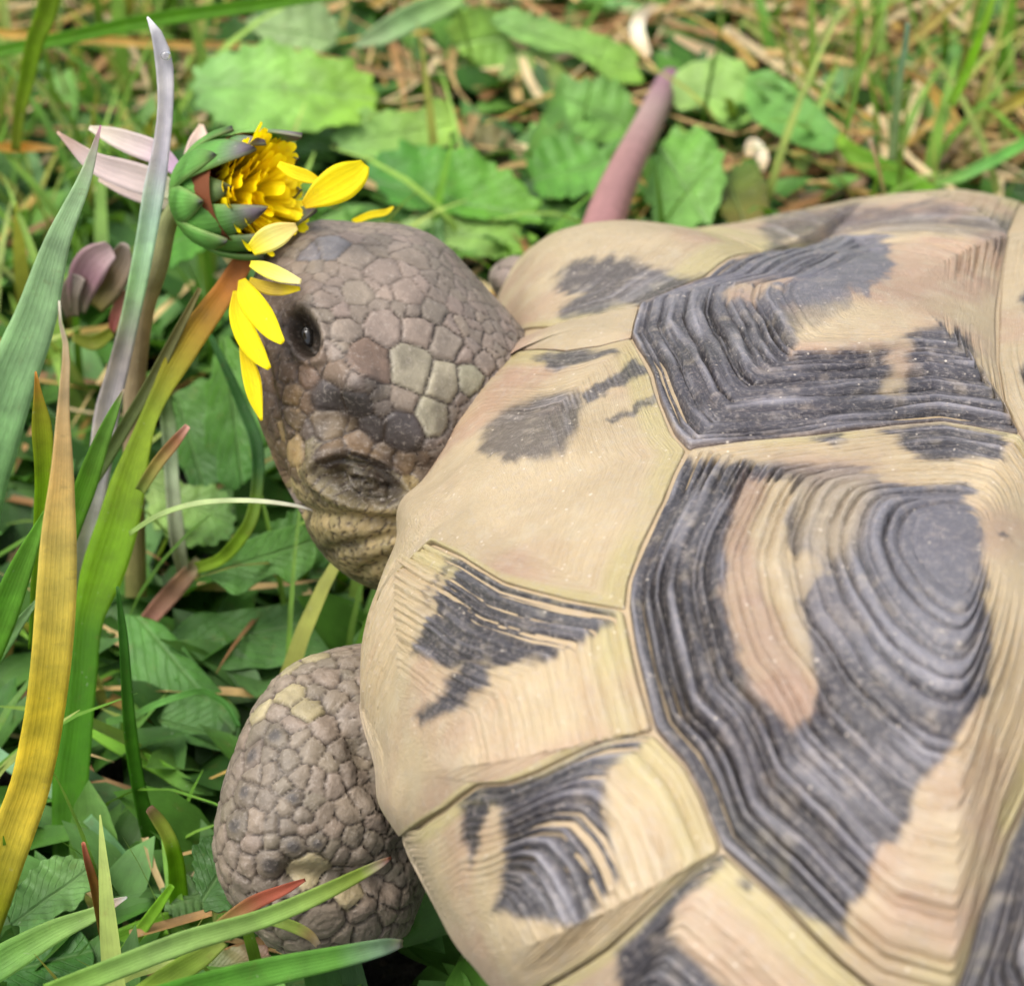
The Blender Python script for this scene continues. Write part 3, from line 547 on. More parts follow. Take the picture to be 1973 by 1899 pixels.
# ------------------------------------------------------------------ plants: builders
def strip(name, P, w, col, mat, parent=None, org=None, fold=.25, roll=0., th=.012, nu=7, twist=0., cup=None):
    """a blade: points P (n,3), widths w (n), colours col (n,3); a thin closed section with a folded midrib"""
    n = len(P); T = unit(np.gradient(P, axis=0)); toC = unit(CAM-P)
    B = unit(np.cross(T, toC)); Nn = unit(np.cross(B, T)); ang = (R_(roll)+R_(twist)*np.linspace(0, 1, n))[:, None]
    B2 = B*np.cos(ang)+Nn*np.sin(ang); N2 = unit(np.cross(B2, T)); u = np.linspace(-1, 1, nu)
    up = P[:, None]+B2[:, None]*(u[None, :, None]*w[:, None, None]/2)+N2[:, None]*(fold*(np.abs(u)[None, :, None]**(1.2 if cup is None else 2))*w[:, None, None]/2)
    lo = up-N2[:, None]*(th*np.clip(1-np.abs(u)**3, .15, 1))[None, :, None]
    V = np.concatenate([up, lo[:, ::-1]], 1); m = 2*nu; along = np.r_[0, np.cumsum(np.linalg.norm(np.diff(P, axis=0), axis=1))]
    uv = np.stack([np.repeat(along[:, None], m, 1), np.repeat(np.r_[(u+1)/2, (u[::-1]+1)/2][None], n, 0)], -1).reshape(-1, 2)
    cc = np.repeat(col[:, None], m, 1).reshape(-1, 3)
    F = grid_faces(n, m, True); caps = [[k, k+1, m-2-k, m-1-k] for k in range(nu-1)]; F = np.vstack([F[:, ::-1], caps, [[(n-1)*m+i for i in c[::-1]] for c in caps]])
    return mesh(name, V.reshape(-1, 3), F, cc, uv, mat, parent, (P[-1] if org is None else org))
def cramp(stops, n, noise=.06):
    x = np.linspace(0, 1, n); t = [s[0] for s in stops]; c = np.array([C(*s[1]) for s in stops])
    o = np.stack([np.interp(x, t, c[:, k]) for k in range(3)], -1)*1.5; o = np.minimum(o, .78); return o*(1+.1*noise*(rng.random((n, 1))-.5)*2)
def blade(name, label, pts, pos, stops, group=None, fold=.3, roll=0., n=40, mat=None, cat='grass blade', th=.014, parent=None, org=None, twist=0., cup=None):
    p = np.asarray(pts, float); k = len(p); f = np.linspace(0, 1, k)
    if pos[0] == 'y': P = aty(p[:, :2], pos[1], pos[2] if len(pos) > 2 else 0.)
    elif pos[0] == 'z': P = atz(p[:, :2], np.interp(f, np.linspace(0, 1, len(pos)-1), pos[1:]))
    else: P = atd(p[:, :2], np.interp(f, np.linspace(0, 1, len(pos)-1), pos[1:]))
    w = p[:, 2]*((P-CAM)@VV)/FPX; Q = spline(np.c_[P, w], n); wob = (fbm(Q[:, :3], 1.5, 2)-.5)
    o = strip(name, Q[:, :3], np.maximum(Q[:, 3], .008)*(1+.12*wob), cramp(stops, n), mat or M_BLADE, parent, org, fold, roll, th, 7, twist, cup)
    if label: tag(o, label, cat, group)
    return o
def leafm(name, poly, mid, z0, k, stops, lobes=0., freq=14, seed=0, parent=None, org=(0, 0, 0), cup=.25, wav=.12, mode='z', nth=150, nt_=22):
    """a broad leaf: outline in the photo dropped on a tilted plane, midrib from mid[0] to mid[1]"""
    rr_ = np.random.default_rng(seed); B = closed(spline(np.c_[np.vstack([poly, poly[:1]]), np.zeros(len(poly)+1)], nth+1)[:-1, :2], nth)
    c = B.mean(0); a, b = A(*mid[0]), A(*mid[1]); ax = (b-a)/np.linalg.norm(b-a); pe = A(-ax[1], ax[0])
    if mode == 'z' and wav > .1: lobes = max(lobes, .05)
    if lobes:
        B = B+np.stack([np.interp(np.arange(nth), np.arange(0, nth+6, 6), rr_.normal(0, 1, nth//6+2)[:len(np.arange(0, nth+6, 6))]), np.interp(np.arange(nth), np.arange(0, nth+6, 6), rr_.normal(0, 1, nth//6+2)[:len(np.arange(0, nth+6, 6))])], -1)*np.abs(B-c).mean()*.04; ar = np.arange(nth)/nth*freq; B = c+(B-c)*(1+lobes*(np.abs(np.sin(ar*math.pi))-.6)+.04*np.sin(ar*9.7))[:, None]
    T = np.linspace(0, 1, nt_)[:, None, None]**.8; p = (c+T*(B-c)[None]).reshape(-1, 2)
    al = ((p-a)@ax)/np.linalg.norm(b-a); ac = (p-a)@pe; hw = np.abs((B-a)@pe).max(); acn = np.clip(ac/hw, -1, 1)
    cy = c[1]
    if mode == 'z':
        P = atz(p, z0); yc = atz(c, z0)[1]; P = atz(p, z0+k*(P[:, 1]-yc))
    else: P = aty(p, z0, k)
    dcm = hw*((P-CAM)@VV)/FPX
    h = cup*dcm*np.abs(acn)**1.3+wav*dcm*(fbm(P, 1.6, 3, seed*1.7)-.5)*2+wav*.5*dcm*np.sin(al*freq*2.2+np.abs(acn)*3)*np.abs(acn)
    nrm = unit(A(0, -.35, 1) if mode == 'z' else A(0, -1, .4)); P = P+nrm*h[:, None]
    f = np.clip(al, 0, 1); t = [s_[0] for s_ in stops]; cc = np.array([C(*s_[1]) for s_ in stops])*A(1.6, 1.42, 1.05); col = np.stack([np.interp(f, t, cc[:, j]) for j in range(3)], -1)
    col = col*(.75+.5*fbm(P, 1.3, 3, seed))[:, None]
    o = mesh(name, P, grid_faces(nt_, nth, True), col, np.stack([al, acn], -1), M_LEAF, parent, org)
    sd = o.modifiers.new('thick', 'SOLIDIFY'); sd.thickness = .018*S; sd.offset = -1
    return o
G1_, G2_, G3_ = (96, 140, 60), (120, 165, 80), (70, 120, 45)
# ------------------------------------------------------------------ foreground grass, blade by blade
BL = [
 ('pale blue-green broad blade with a thin purple tip at the left edge', [(194, 242, 3), (165, 340, 26), (113, 460, 50), (66, 618, 82), (18, 740, 100), (-30, 880, 115), (-80, 1080, 115)], ('y', -1., .1), [(0, (200, 140, 170)), (.05, (215, 215, 200)), (.12, (178, 206, 164)), (.6, (160, 200, 142)), (1, (128, 185, 98))], .12, 0),
 ('lavender grey blade standing in front of the dandelion head', [(284, 33, 4), (303, 70, 24), (312, 105, 32), (318, 200, 30), (310, 281, 34), (297, 357, 43), (280, 459, 40), (248, 619, 38), (222, 725, 42), (208, 778, 46), (190, 900, 46), (170, 1010, 45), (150, 1200, 40)], ('y', -.6, .25), [(0, (222, 220, 232)), (.22, (222, 216, 236)), (.3, (205, 232, 215)), (.42, (190, 226, 174)), (.52, (190, 180, 176)), (.66, (226, 218, 234)), (1, (165, 180, 130))], .35, 12),
 ('yellow dying blade with a white shrivelled tip', [(114, 580, 4), (118, 632, 8), (127, 665, 12), (125, 725, 18), (121, 805, 26), (120, 885, 40), (113, 1017, 66), (108, 1133, 77), (100, 1250, 80), (86, 1367, 78), (72, 1448, 78), (55, 1520, 78), (30, 1590, 80), (5, 1665, 78), (-20, 1740, 75), (-60, 1880, 65)], ('y', -5.4, .15), [(0, (235, 230, 220)), (.06, (226, 205, 170)), (.2, (234, 204, 140)), (.35, (244, 218, 115)), (.55, (246, 216, 70)), (.75, (232, 212, 80)), (.87, (165, 165, 40)), (1, (140, 175, 70))], .16, 8),
 ('tall olive green blade tapering to a red-brown tip over the petals', [(521, 410, 13), (505, 450, 30), (485, 480, 36), (435, 560, 44), (385, 630, 54), (342, 699, 52), (313, 752, 38), (288, 805, 36), (270, 858, 46), (250, 930, 70), (230, 1010, 84), (200, 1104, 86), (172, 1192, 62), (160, 1308, 58), (148, 1425, 62), (138, 1506, 70), (135, 1612, 64), (130, 1720, 58)], ('y', -4.1, .82), [(0, (190, 110, 70)), (.12, (178, 112, 40)), (.22, (160, 140, 35)), (.32, (140, 160, 40)), (.5, (110, 150, 20)), (.58, (110, 155, 15)), (.64, (70, 120, 15)), (.8, (70, 130, 15)), (1, (90, 145, 40))], .28, -14),
 ('thin greyish olive blade lying along the tall olive blade', [(385, 555, 10), (330, 660, 22), (285, 745, 26), (240, 820, 28), (190, 905, 26), (140, 985, 22)], ('y', -3., .62), [(0, (140, 130, 80)), (.5, (125, 135, 80)), (1, (95, 125, 55))], .4, 20),
 ('bright green pointed blade beside the base of the lavender blade', [(238, 750, 4), (215, 800, 22), (190, 860, 34), (165, 930, 44), (140, 1000, 42), (105, 1100, 36)], ('y', -2.6, .2), [(0, (190, 170, 150)), (.08, (130, 175, 80)), (.5, (120, 175, 55)), (1, (85, 145, 40))], .35, 15),
 ('yellow-green blade with an orange tip close behind the dying blade', [(69, 716, 4), (74, 760, 18), (80, 805, 36), (86, 911, 36), (80, 1050, 34), (70, 1250, 30)], ('y', -3., .15), [(0, (200, 140, 60)), (.12, (150, 150, 40)), (.4, (125, 165, 20)), (1, (95, 140, 30))], .4, -10),
 ('short pinkish brown cut stub beside the tall olive blade', [(362, 820, 12), (338, 850, 22), (305, 890, 24), (270, 945, 22)], ('y', -2.2, .3), [(0, (215, 165, 150)), (.2, (170, 120, 85)), (.6, (165, 150, 80)), (1, (120, 140, 60))], .5, 0),
 ('thin curved blade with a white hairy edge arching under the chin', [(250, 1030, 13), (300, 998, 15), (360, 976, 15), (457, 966, 14), (530, 970, 12), (590, 980, 8), (630, 994, 3)], ('y', -2.2, .2), [(0, (150, 180, 90)), (.5, (190, 205, 150)), (.8, (215, 215, 195)), (1, (200, 190, 190))], .5, 50),
 ('lime curved blade bending up under the chin', [(405, 646, 10), (440, 720, 18), (466, 780, 22), (495, 858, 26), (496, 930, 25), (480, 1010, 26), (452, 1050, 26), (425, 1077, 24), (380, 1094, 22)], ('z', 4.6, 2.2), [(0, (60, 110, 45)), (.5, (50, 95, 40)), (.65, (110, 140, 40)), (.8, (140, 175, 45)), (1, (155, 185, 60))], .35, 0),
 ('grey-green stem standing behind the lime curved blade', [(312, 740, 24), (322, 800, 28), (332, 937, 28), (342, 1040, 30), (352, 1100, 22)], ('z', 4., 2.), [(0, (115, 145, 80)), (.5, (150, 165, 130)), (1, (165, 170, 135))], .6, 0),
 ('pinkish brown dead stub below the chin', [(386, 1080, 24), (350, 1120, 34), (310, 1165, 36), (284, 1196, 32)], ('z', 2.1, 1.6), [(0, (190, 190, 140)), (.25, (175, 140, 105)), (1, (175, 125, 105))], .4, 0),
 ('dark green upright blade left of the scaly leg', [(226, 1130, 6), (236, 1220, 18), (243, 1320, 23), (250, 1410, 27), (264, 1506, 28), (285, 1600, 34), (312, 1710, 38)], ('y', -3.6, .15), [(0, (70, 125, 50)), (.5, (75, 135, 30)), (1, (55, 105, 25))], .35, 15),
 ('narrow green blade arching over the dark leaf left of the leg', [(205, 1392, 16), (251, 1381, 16), (300, 1358, 15), (345, 1342, 15), (394, 1334, 14), (429, 1352, 14), (460, 1400, 12)], ('z', 1.7, 1.9, 1.5), [(0, (110, 165, 70)), (.5, (105, 165, 75)), (1, (70, 125, 50))], .3, 30),
 ('lime diagonal blade running towards the leg', [(176, 1404, 26), (228, 1437, 28), (305, 1477, 30), (371, 1515, 28), (418, 1524, 18)], ('z', 1.3, .9), [(0, (125, 180, 45)), (.6, (110, 165, 45)), (1, (95, 140, 70))], .3, 0),
 ('upright lime blade with a brown chewed tip', [(286, 1556, 18), (302, 1577, 26), (320, 1605, 28), (334, 1645, 32), (342, 1718, 38), (348, 1810, 38), (352, 1890, 36)], ('y', -4.6, .1), [(0, (120, 90, 70)), (.1, (165, 180, 70)), (.16, (180, 195, 80)), (.25, (120, 170, 20)), (.7, (120, 180, 25)), (1, (125, 175, 40))], .35, 15),
 ('slim red-brown stalk at the bottom left', [(160, 1622, 8), (168, 1655, 14), (181, 1700, 19), (196, 1771, 22), (210, 1838, 25), (220, 1920, 28)], ('y', -5.7, .1), [(0, (195, 120, 95)), (.2, (140, 95, 45)), (.6, (120, 105, 45)), (.75, (130, 150, 50)), (1, (135, 170, 60))], .7, 0),
 ('pale green blade with a clean white tip at the bottom left', [(244, 1728, 5), (222, 1738, 17), (190, 1756, 26), (106, 1793, 46), (27, 1838, 62), (-40, 1880, 60)], ('z', 2.4, 1.8), [(0, (245, 240, 235)), (.13, (225, 200, 180)), (.25, (150, 185, 100)), (.7, (125, 170, 80)), (1, (105, 155, 70))], .3, 0),
 ('long lime blade with a pink tip crossing in front of the foot', [(754, 1651, 4), (735, 1662, 16), (690, 1685, 26), (638, 1711, 32), (510, 1766, 40), (357, 1812, 46), (230, 1860, 48), (90, 1915, 48)], ('d', D_L-1.9, D_L-3.2), [(0, (220, 160, 160)), (.05, (215, 195, 180)), (.12, (150, 170, 75)), (.4, (150, 185, 95)), (.7, (160, 195, 110)), (1, (140, 185, 75))], .28, 18),
 ('broad green blade with a whitish blunt tip along the bottom edge', [(776, 1816, 14), (740, 1823, 34), (663, 1840, 44), (510, 1872, 58), (383, 1905, 64), (250, 1945, 64)], ('d', D_L-2.3, D_L-3.8), [(0, (205, 200, 205)), (.1, (165, 195, 165)), (.3, (110, 165, 70)), (1, (85, 150, 35))], .25, 14),
 ('wide bright green blade lying behind the upright lime blade', [(462, 1752, 12), (400, 1762, 32), (318, 1779, 44), (226, 1815, 48), (140, 1850, 46)], ('z', 1.2, 1.0), [(0, (135, 180, 70)), (.5, (120, 175, 45)), (1, (120, 175, 60))], .3, 0),
 ('thin lime blade slanting across the wide bright blade', [(332, 1705, 12), (300, 1752, 22), (265, 1800, 24), (225, 1852, 20)], ('y', -5.1, .1), [(0, (130, 185, 45)), (1, (150, 195, 70))], .3, 0),
 ('rust red pointed leaf tip lying against the foot', [(588, 1694, 6), (550, 1712, 20), (485, 1741, 30), (423, 1784, 26), (380, 1815, 20)], ('d', D_L-1.5, D_L-2.2), [(0, (190, 105, 85)), (.4, (170, 95, 70)), (.7, (150, 125, 70)), (1, (130, 140, 70))], .3, 0),
 ('short pale split blade below the foot', [(613, 1820, 12), (600, 1804, 18), (577, 1790, 22), (545, 1778, 22), (505, 1772, 12)], ('d', D_L-1.8, D_L-2.2), [(0, (235, 215, 190)), (.25, (200, 180, 120)), (.5, (165, 185, 90)), (1, (150, 180, 90))], .3, 0),
 ('yellowish blade rising from the bottom edge beneath the long lime blade', [(430, 1812, 24), (390, 1842, 38), (345, 1870, 46), (292, 1905, 48), (230, 1950, 46)], ('d', D_L-2.2, D_L-3.), [(0, (150, 165, 80)), (.4, (150, 180, 70)), (1, (160, 190, 70))], .3, 0),
 ('blue-green slanting blade left of the upright lime blade', [(168, 1575, 22), (226, 1639, 26), (279, 1705, 26), (300, 1760, 22)], ('z', 1.5, .7), [(0, (120, 165, 110)), (.5, (80, 130, 75)), (1, (50, 95, 45))], .3, 0),
 ('broad bright blade at the left edge behind the dying blade', [(88, 985, 10), (45, 1080, 42), (5, 1180, 62), (-40, 1290, 62)], ('y', -3.4, .1), [(0, (130, 185, 70)), (.5, (115, 175, 60)), (1, (110, 170, 50))], .3, 10),
 ('narrow pale blade crossing the left edge lower down', [(70, 1158, 8), (30, 1210, 24), (-20, 1285, 30)], ('y', -3.2, .1), [(0, (150, 185, 130)), (1, (115, 165, 80))], .3, 0),
 ('teal green blade peeping out between the dying and the olive blade', [(-30, 1436, 26), (27, 1477, 28), (70, 1503, 28), (112, 1532, 24)], ('z', 1.6, 1.2), [(0, (130, 175, 130)), (1, (145, 185, 140))], .3, 0),
 ('long green blade stretched across the top left corner', [(-40, 108, 22), (0, 99, 24), (102, 79, 26), (230, 51, 28), (332, 33, 28), (500, 10, 26), (660, -14, 18)], ('z', 4.6, 5.2), [(0, (95, 150, 35)), (.4, (85, 140, 15)), (1, (90, 145, 25))], .3, 0),
 ('long straw coloured stalk crossing behind the dandelion', [(-20, 64, 18), (120, 72, 20), (204, 78, 18), (332, 87, 15), (450, 88, 15), (590, 104, 14), (731, 140, 13), (843, 168, 11), (862, 205, 8)], ('z', 3.2, 2.4, 1.2), [(0, (215, 180, 95)), (.3, (215, 180, 100)), (.6, (200, 165, 110)), (1, (190, 165, 125))], .6, 0),
 ('upright lime blade in the upper left corner', [(100, -20, 42), (88, 30, 40), (71, 70, 36), (52, 153, 30), (36, 230, 22), (30, 290, 18)], ('y', 7.5, .05), [(0, (125, 155, 35)), (.5, (130, 165, 35)), (1, (140, 150, 50))], .3, 0),
 ('orange dry blade end at the left edge', [(-20, 283, 14), (20, 284, 20), (60, 284, 18), (112, 287, 4)], ('z', 3.5, 3.2), [(0, (205, 165, 80)), (.5, (220, 160, 60)), (1, (215, 185, 120))], .3, 0),
 ('broad grey-green blade leaning across the top edge', [(885, -10, 44), (840, 14, 48), (787, 38, 50), (731, 68, 42), (683, 88, 8)], ('z', 3.6, 2.8), [(0, (150, 185, 110)), (.5, (140, 175, 115)), (1, (165, 185, 140))], .3, 0),
 ('long olive straw running diagonally at the upper right', [(1430, 40, 14), (1458, 58, 19), (1546, 129, 23), (1605, 170, 18), (1650, 210, 13), (1694, 247, 9)], ('z', 1.6, .9), [(0, (150, 165, 85)), (.5, (175, 170, 95)), (.75, (220, 180, 85)), (1, (225, 185, 90))], .4, 0),
 ('thin bright green blade curving down at the upper right', [(1702, 14, 5), (1690, 50, 9), (1678, 88, 10), (1654, 152, 11), (1643, 205, 10), (1630, 252, 8)], ('y', 9.2, .1), [(0, (140, 170, 70)), (.5, (140, 175, 80)), (1, (120, 165, 60))], .3, 0),
 ('slim grey-green upright blade at the upper right', [(1749, 46, 8), (1744, 90, 11), (1736, 132, 13), (1725, 234, 15), (1718, 310, 14)], ('y', 8.8, .05), [(0, (120, 160, 130)), (.5, (130, 160, 105)), (1, (140, 165, 110))], .3, 0),
 ('thick tan stalk bending near the upper right corner', [(1850, -2, 14), (1795, 47, 18), (1745, 85, 19), (1715, 108, 19), (1692, 118, 18), (1672, 138, 16), (1662, 170, 14)], ('z', 2.4, 1.4), [(0, (175, 160, 85)), (.5, (185, 165, 90)), (1, (200, 175, 125))], .6, 0),
 ('fresh lime blade rising at the upper right', [(1914, -6, 12), (1900, 40, 15), (1882, 88, 17), (1859, 146, 18), (1832, 202, 18)], ('y', 9.4, .1), [(0, (145, 185, 60)), (.5, (125, 180, 30)), (1, (130, 175, 55))], .3, 0),
 ('orange dying blade with a curled point at the right', [(1724, 131, 6), (1752, 141, 12), (1780, 156, 15), (1800, 180, 18), (1820, 212, 30), (1840, 252, 38)], ('z', 2.2, 1.3), [(0, (215, 180, 130)), (.3, (200, 155, 95)), (.6, (195, 150, 60)), (1, (190, 160, 90))], .3, 0),
 ('pale brown creeping stem at the right edge', [(1990, 178, 24), (1950, 200, 26), (1915, 220, 28), (1868, 250, 26), (1830, 285, 24), (1805, 318, 22), (1792, 350, 18)], ('z', 1.8, 1.1), [(0, (180, 165, 60)), (.35, (165, 155, 85)), (.7, (185, 160, 125)), (1, (190, 165, 135))], .7, 0),
 ('bright green narrow blade at the right edge above the shell', [(2000, 262, 16), (1960, 284, 21), (1897, 318, 23), (1845, 342, 21), (1800, 352, 14)], ('z', 2.2, 1.5), [(0, (110, 180, 75)), (.6, (125, 185, 95)), (1, (140, 180, 90))], .3, 0),
 ('curled whitish dead straw lying beyond the pink stalk', [(1262, 8, 12), (1236, 30, 22), (1228, 58, 27), (1238, 88, 26), (1252, 108, 12)], ('z', 1.9, 1.5), [(0, (205, 185, 150)), (.5, (245, 238, 222)), (1, (230, 215, 180))], .4, 0),
 ('stiff tan straw slanting right of the top of the pink stalk', [(1300, 70, 10), (1335, 88, 18), (1372, 104, 22), (1402, 120, 12)], ('z', 1.7, 1.3), [(0, (215, 190, 150)), (1, (235, 215, 180))], .4, 0),
 ('white crumpled straw above the dark leaf at the shell edge', [(1440, 300, 14), (1452, 280, 26), (1466, 300, 28), (1470, 330, 10)], ('z', 1.6, 1.4), [(0, (225, 205, 165)), (.5, (245, 235, 220)), (1, (215, 195, 150))], .4, 0),
 ('pale brown dead stem lying just behind the far edge of the shell', [(1470, 362, 12), (1530, 376, 18), (1600, 374, 18), (1650, 352, 16), (1672, 342, 8)], ('z', 1.2, 1.2), [(0, (215, 190, 160)), (1, (200, 170, 140))], .5, 0),
 ('thin pale thorny stem standing before the lime broad blade', [(1676, 268, 8), (1686, 300, 6), (1698, 345, 7), (1706, 385, 7)], ('y', 8.2, .1), [(0, (230, 205, 180)), (.4, (190, 160, 120)), (1, (150, 160, 90))], .6, 0),
 ('lime broad blade ending behind the top of the shell', [(1615, 262, 16), (1640, 293, 34), (1690, 322, 44), (1745, 350, 46), (1815, 392, 40)], ('z', 1.7, 1.2), [(0, (135, 180, 45)), (.5, (115, 170, 50)), (1, (120, 175, 40))], .25, 0),
]
for lab, pts, pos, st, fo, ro in BL: blade('grass_blade', lab, pts, pos, st, 'single grass blades and stalks', fo, ro)
# water droplet on the lavender blade
dq = aty(A(318, 108), -.6, .25)
def drop():
    d = (dq-CAM)@VV-.05; o = ball('water_droplet', (319, 107), d, .062, (1, .9, .7), M_WATER, None, (0, 0, 0)); return o
tag(drop(), 'small clear water droplet near the tip of the lavender blade', 'droplet')

# ------------------------------------------------------------------ dandelion
def dandelion():
    ax0, ax1, dF = A(352, 388), A(640, 346), D_H-.1
    base = atd(ax0, dF+.35); tipc = atd(ax1, dF-1.2); ax = unit(tipc-base); root = tag(empty('dandelion', base), 'half eaten yellow dandelion with dark tipped green bracts at the snout', 'dandelion')
    e1 = unit(np.cross(ax, VV)); e2 = np.cross(ax, e1)
    def cupP(phi, x, k=1.):                # cup of the flower head, x in cm along the axis
        r = .86*np.sin(np.clip(x/1.35, 0, 1)**.55*math.pi*.52)*k; return base+ax*(x*1.25)[..., None]+(e1*np.cos(phi)[..., None]+e2*np.sin(phi)[..., None])*r[..., None]
    def bract(phi, L, w, tipc_, k=1., bend=0., nm='bract'):
        x = np.linspace(.0, L, 26); f = x/L; P = cupP(np.full(26, phi), x, k+bend*f**2); Nn = None
        ww = w*np.clip(np.sin(np.clip(f*.85+.15, 0, 1)*math.pi)**.7, .03, 1)*(1-.25*f); u = np.linspace(-1, 1, 7)
        rad = np.maximum(np.linalg.norm(P-base-ax*(x*1.25)[:, None], axis=1), .18); V = []
        for s_ in (0., -.03):
            for uu in (u if s_ == 0 else u[::-1]):
                dphi = uu*ww/2/rad; V.append(cupP(phi+dphi, x, k+bend*f**2+s_-.06*uu*uu))
        V = np.stack(V, 1); cg = np.array([C(*q) for q in ((150, 195, 115), (120, 185, 80), (130, 195, 95), tipc_, (84, 74, 80))])*1.2; col = np.stack([np.interp(f, [0, .3, .68, .9, 1], cg[:, j]) for j in range(3)], -1)
        cc = np.repeat(col[:, None], 14, 1); ed = np.abs(np.r_[u, u[::-1]])[None, :, None]; cc = cc+(C(200, 210, 140)-cc)*np.clip((ed-.75)*2.2, 0, 1)*.7
        uv = np.stack([np.repeat(x[:, None], 14, 1), np.repeat(((np.r_[u, u[::-1]])+1)[None]/2, 26, 0)], -1).reshape(-1, 2)
        return mesh(nm, V.reshape(-1, 3), grid_faces(26, 14, True)[:, ::-1], cc.reshape(-1, 3), uv, M_BLADE, root, base)
    tc = [(150, 138, 148), (140, 130, 138), (130, 150, 100)]
    for k in range(10):
        ph = k/10*2*math.pi+.35; bract(ph, 1.32+.22*math.sin(k*2.3), .7, tc[k % 3], 1+.04*(k % 2), -.30+.14*math.sin(k*1.7))
    for k in range(9): bract(k/9*2*math.pi+.4, .98+.1*math.sin(k*2.1), .62, (120, 165, 85), 1.08, -.08)
    # florets: the packed yellow heart
    Vs, Fs, Cs, q = [], [], [], 0; r_ = np.random.default_rng(4)
    for i in range(120):
        rr = .62*math.sqrt((i+.5)/120); ph = i*2.39996; rad_d = e1*math.cos(ph)+e2*math.sin(ph); c0 = base+ax*.95+rad_d*rr*.7
        d = unit(ax+rad_d*rr*.75+r_.normal(0, .1, 3)); L = r_.uniform(.55, .78)-rr*.1; sd = unit(np.cross(d, rad_d)); w_ = r_.uniform(.10, .16)
        for f, wd, bw in ((0, .5, 0), (.5, .9, .0), (.8, 1.1, .03), (.95, 1., .07), (1., .7, .09)):
            for a in (-1, 0, 1): Vs.append(c0+d*L*f+sd*a*w_*wd*.5+rad_d*(bw-.02*abs(a))); Cs.append(C(255, 232, 14)*(.95+.75*f)*r_.uniform(.92, 1.12))
        for j in range(4):
            for a in range(2): Fs.append([q+j*3+a, q+j*3+a+1, q+j*3+4+a, q+j*3+3+a])
        q += 15
    mesh('floret_disc', np.array(Vs), np.array(Fs), np.array(Cs), np.zeros((len(Vs), 2)), M_PETAL, root, base)
    mesh('receptacle', *(lambda V, F: (V, F, C(150, 90, 60)*np.ones((len(V), 1)), np.zeros((len(V), 2))))(*((lambda a, x: (cupP(np.repeat(a[None], 12, 0).ravel(), np.repeat(x[:, None], 36, 1).ravel(), .86), grid_faces(12, 36, True)))(np.linspace(0, 2*math.pi, 36, endpoint=False), np.linspace(.02, .95, 12)))), M_PETAL, root, base)
    Yl, Yc, Yo = (240, 218, 10), (240, 228, 130), (190, 165, 30)
    ds = dp[onbody([(600, 540)], head)[0]]
    PT = [([(585, 396, 16), (622, 372, 58), (660, 350, 72), (690, 330, 50), (703, 316, 22)], (D_H-1.3, D_H-1.1), [(0, (215, 180, 10)), (.3, Yl), (1, Yl)]),
          ([(680, 428, 12), (715, 414, 15), (745, 408, 12), (758, 398, 4)], (D_H+.3, D_H+.5), [(0, Yl), (1, (245, 215, 40))]),
          ([(484, 482, 24), (510, 465, 46), (540, 450, 44), (572, 436, 14)], (D_H-1.75, D_H-1.75), [(0, Yl), (.5, Yc), (1, (225, 200, 120))]),
          ([(482, 508, 12), (505, 516, 26), (540, 530, 28), (580, 543, 10)], (D_H-1.8, D_H-1.95), [(0, (235, 220, 60)), (.5, (242, 230, 110)), (1, (240, 225, 160))]),
          ([(480, 540, 14), (505, 552, 24), (540, 558, 24), (578, 556, 8)], (D_H-1.7, D_H-1.85), [(0, Yo), (.6, (170, 145, 50)), (1, Yl)]),
          ([(466, 538, 14), (478, 570, 42), (505, 610, 48), (528, 642, 32), (545, 660, 12)], (D_H-1.75, D_H-2.), [(0, (210, 185, 10)), (.3, Yl), (1, Yl)]),
          ([(454, 560, 10), (458, 600, 34), (474, 645, 44), (498, 685, 34), (519, 710, 10)], (D_H-1.8, D_H-1.95), [(0, (205, 180, 10)), (.3, Yl), (1, Yl)]),
          ([(466, 655, 12), (474, 690, 24), (484, 725, 34), (492, 765, 28), (504, 810, 5)], (D_H-1.65, D_H-1.8), [(0, (200, 175, 10)), (.3, (235, 210, 5)), (1, Yl)]),
          ([(536, 316, 12), (565, 332, 26), (595, 342, 24), (618, 350, 8)], (D_H-1.2, D_H-1.2), [(0, Yl), (1, (235, 205, 20))])]
    for pts, dd, st in PT: blade('petal', None, pts, ('d',)+dd, st, fold=.18, mat=M_PETAL, parent=root, org=base, n=24, th=.012, cup=1)
    # stalk and the pale outer bracts that curl back
    sp = np.array([(345, 385, D_H+.1, 34), (318, 440, D_H+.3, 44), (300, 510, D_H+.5, 52), (275, 590, D_H+.9, 50), (262, 700, D_H+1.4, 44), (258, 900, D_H+2.2, 42), (262, 1150, D_H+3, 42)])
    P = spline(np.c_[atd(sp[:, :2], sp[:, 2]), sp[:, 3]*sp[:, 2]/FPX/2], 50); a = np.linspace(0, 2*math.pi, 16, endpoint=False)
    V = P[:, None, :3]+(VR[None, None]*np.cos(a)[None, :, None]+VV[None, None]*np.sin(a)[None, :, None])*P[:, 3][:, None, None]
    mesh('stem', V.reshape(-1, 3), grid_faces(50, 16, True), np.repeat(cramp([(0, (150, 160, 105)), (.3, (178, 160, 130)), (.6, (165, 145, 115)), (1, (140, 140, 80))], 50), 16, 0), np.stack([np.repeat(np.linspace(0, 8, 50), 16), np.tile(a/6.3, 50)], -1), M_BLADE, root, base)
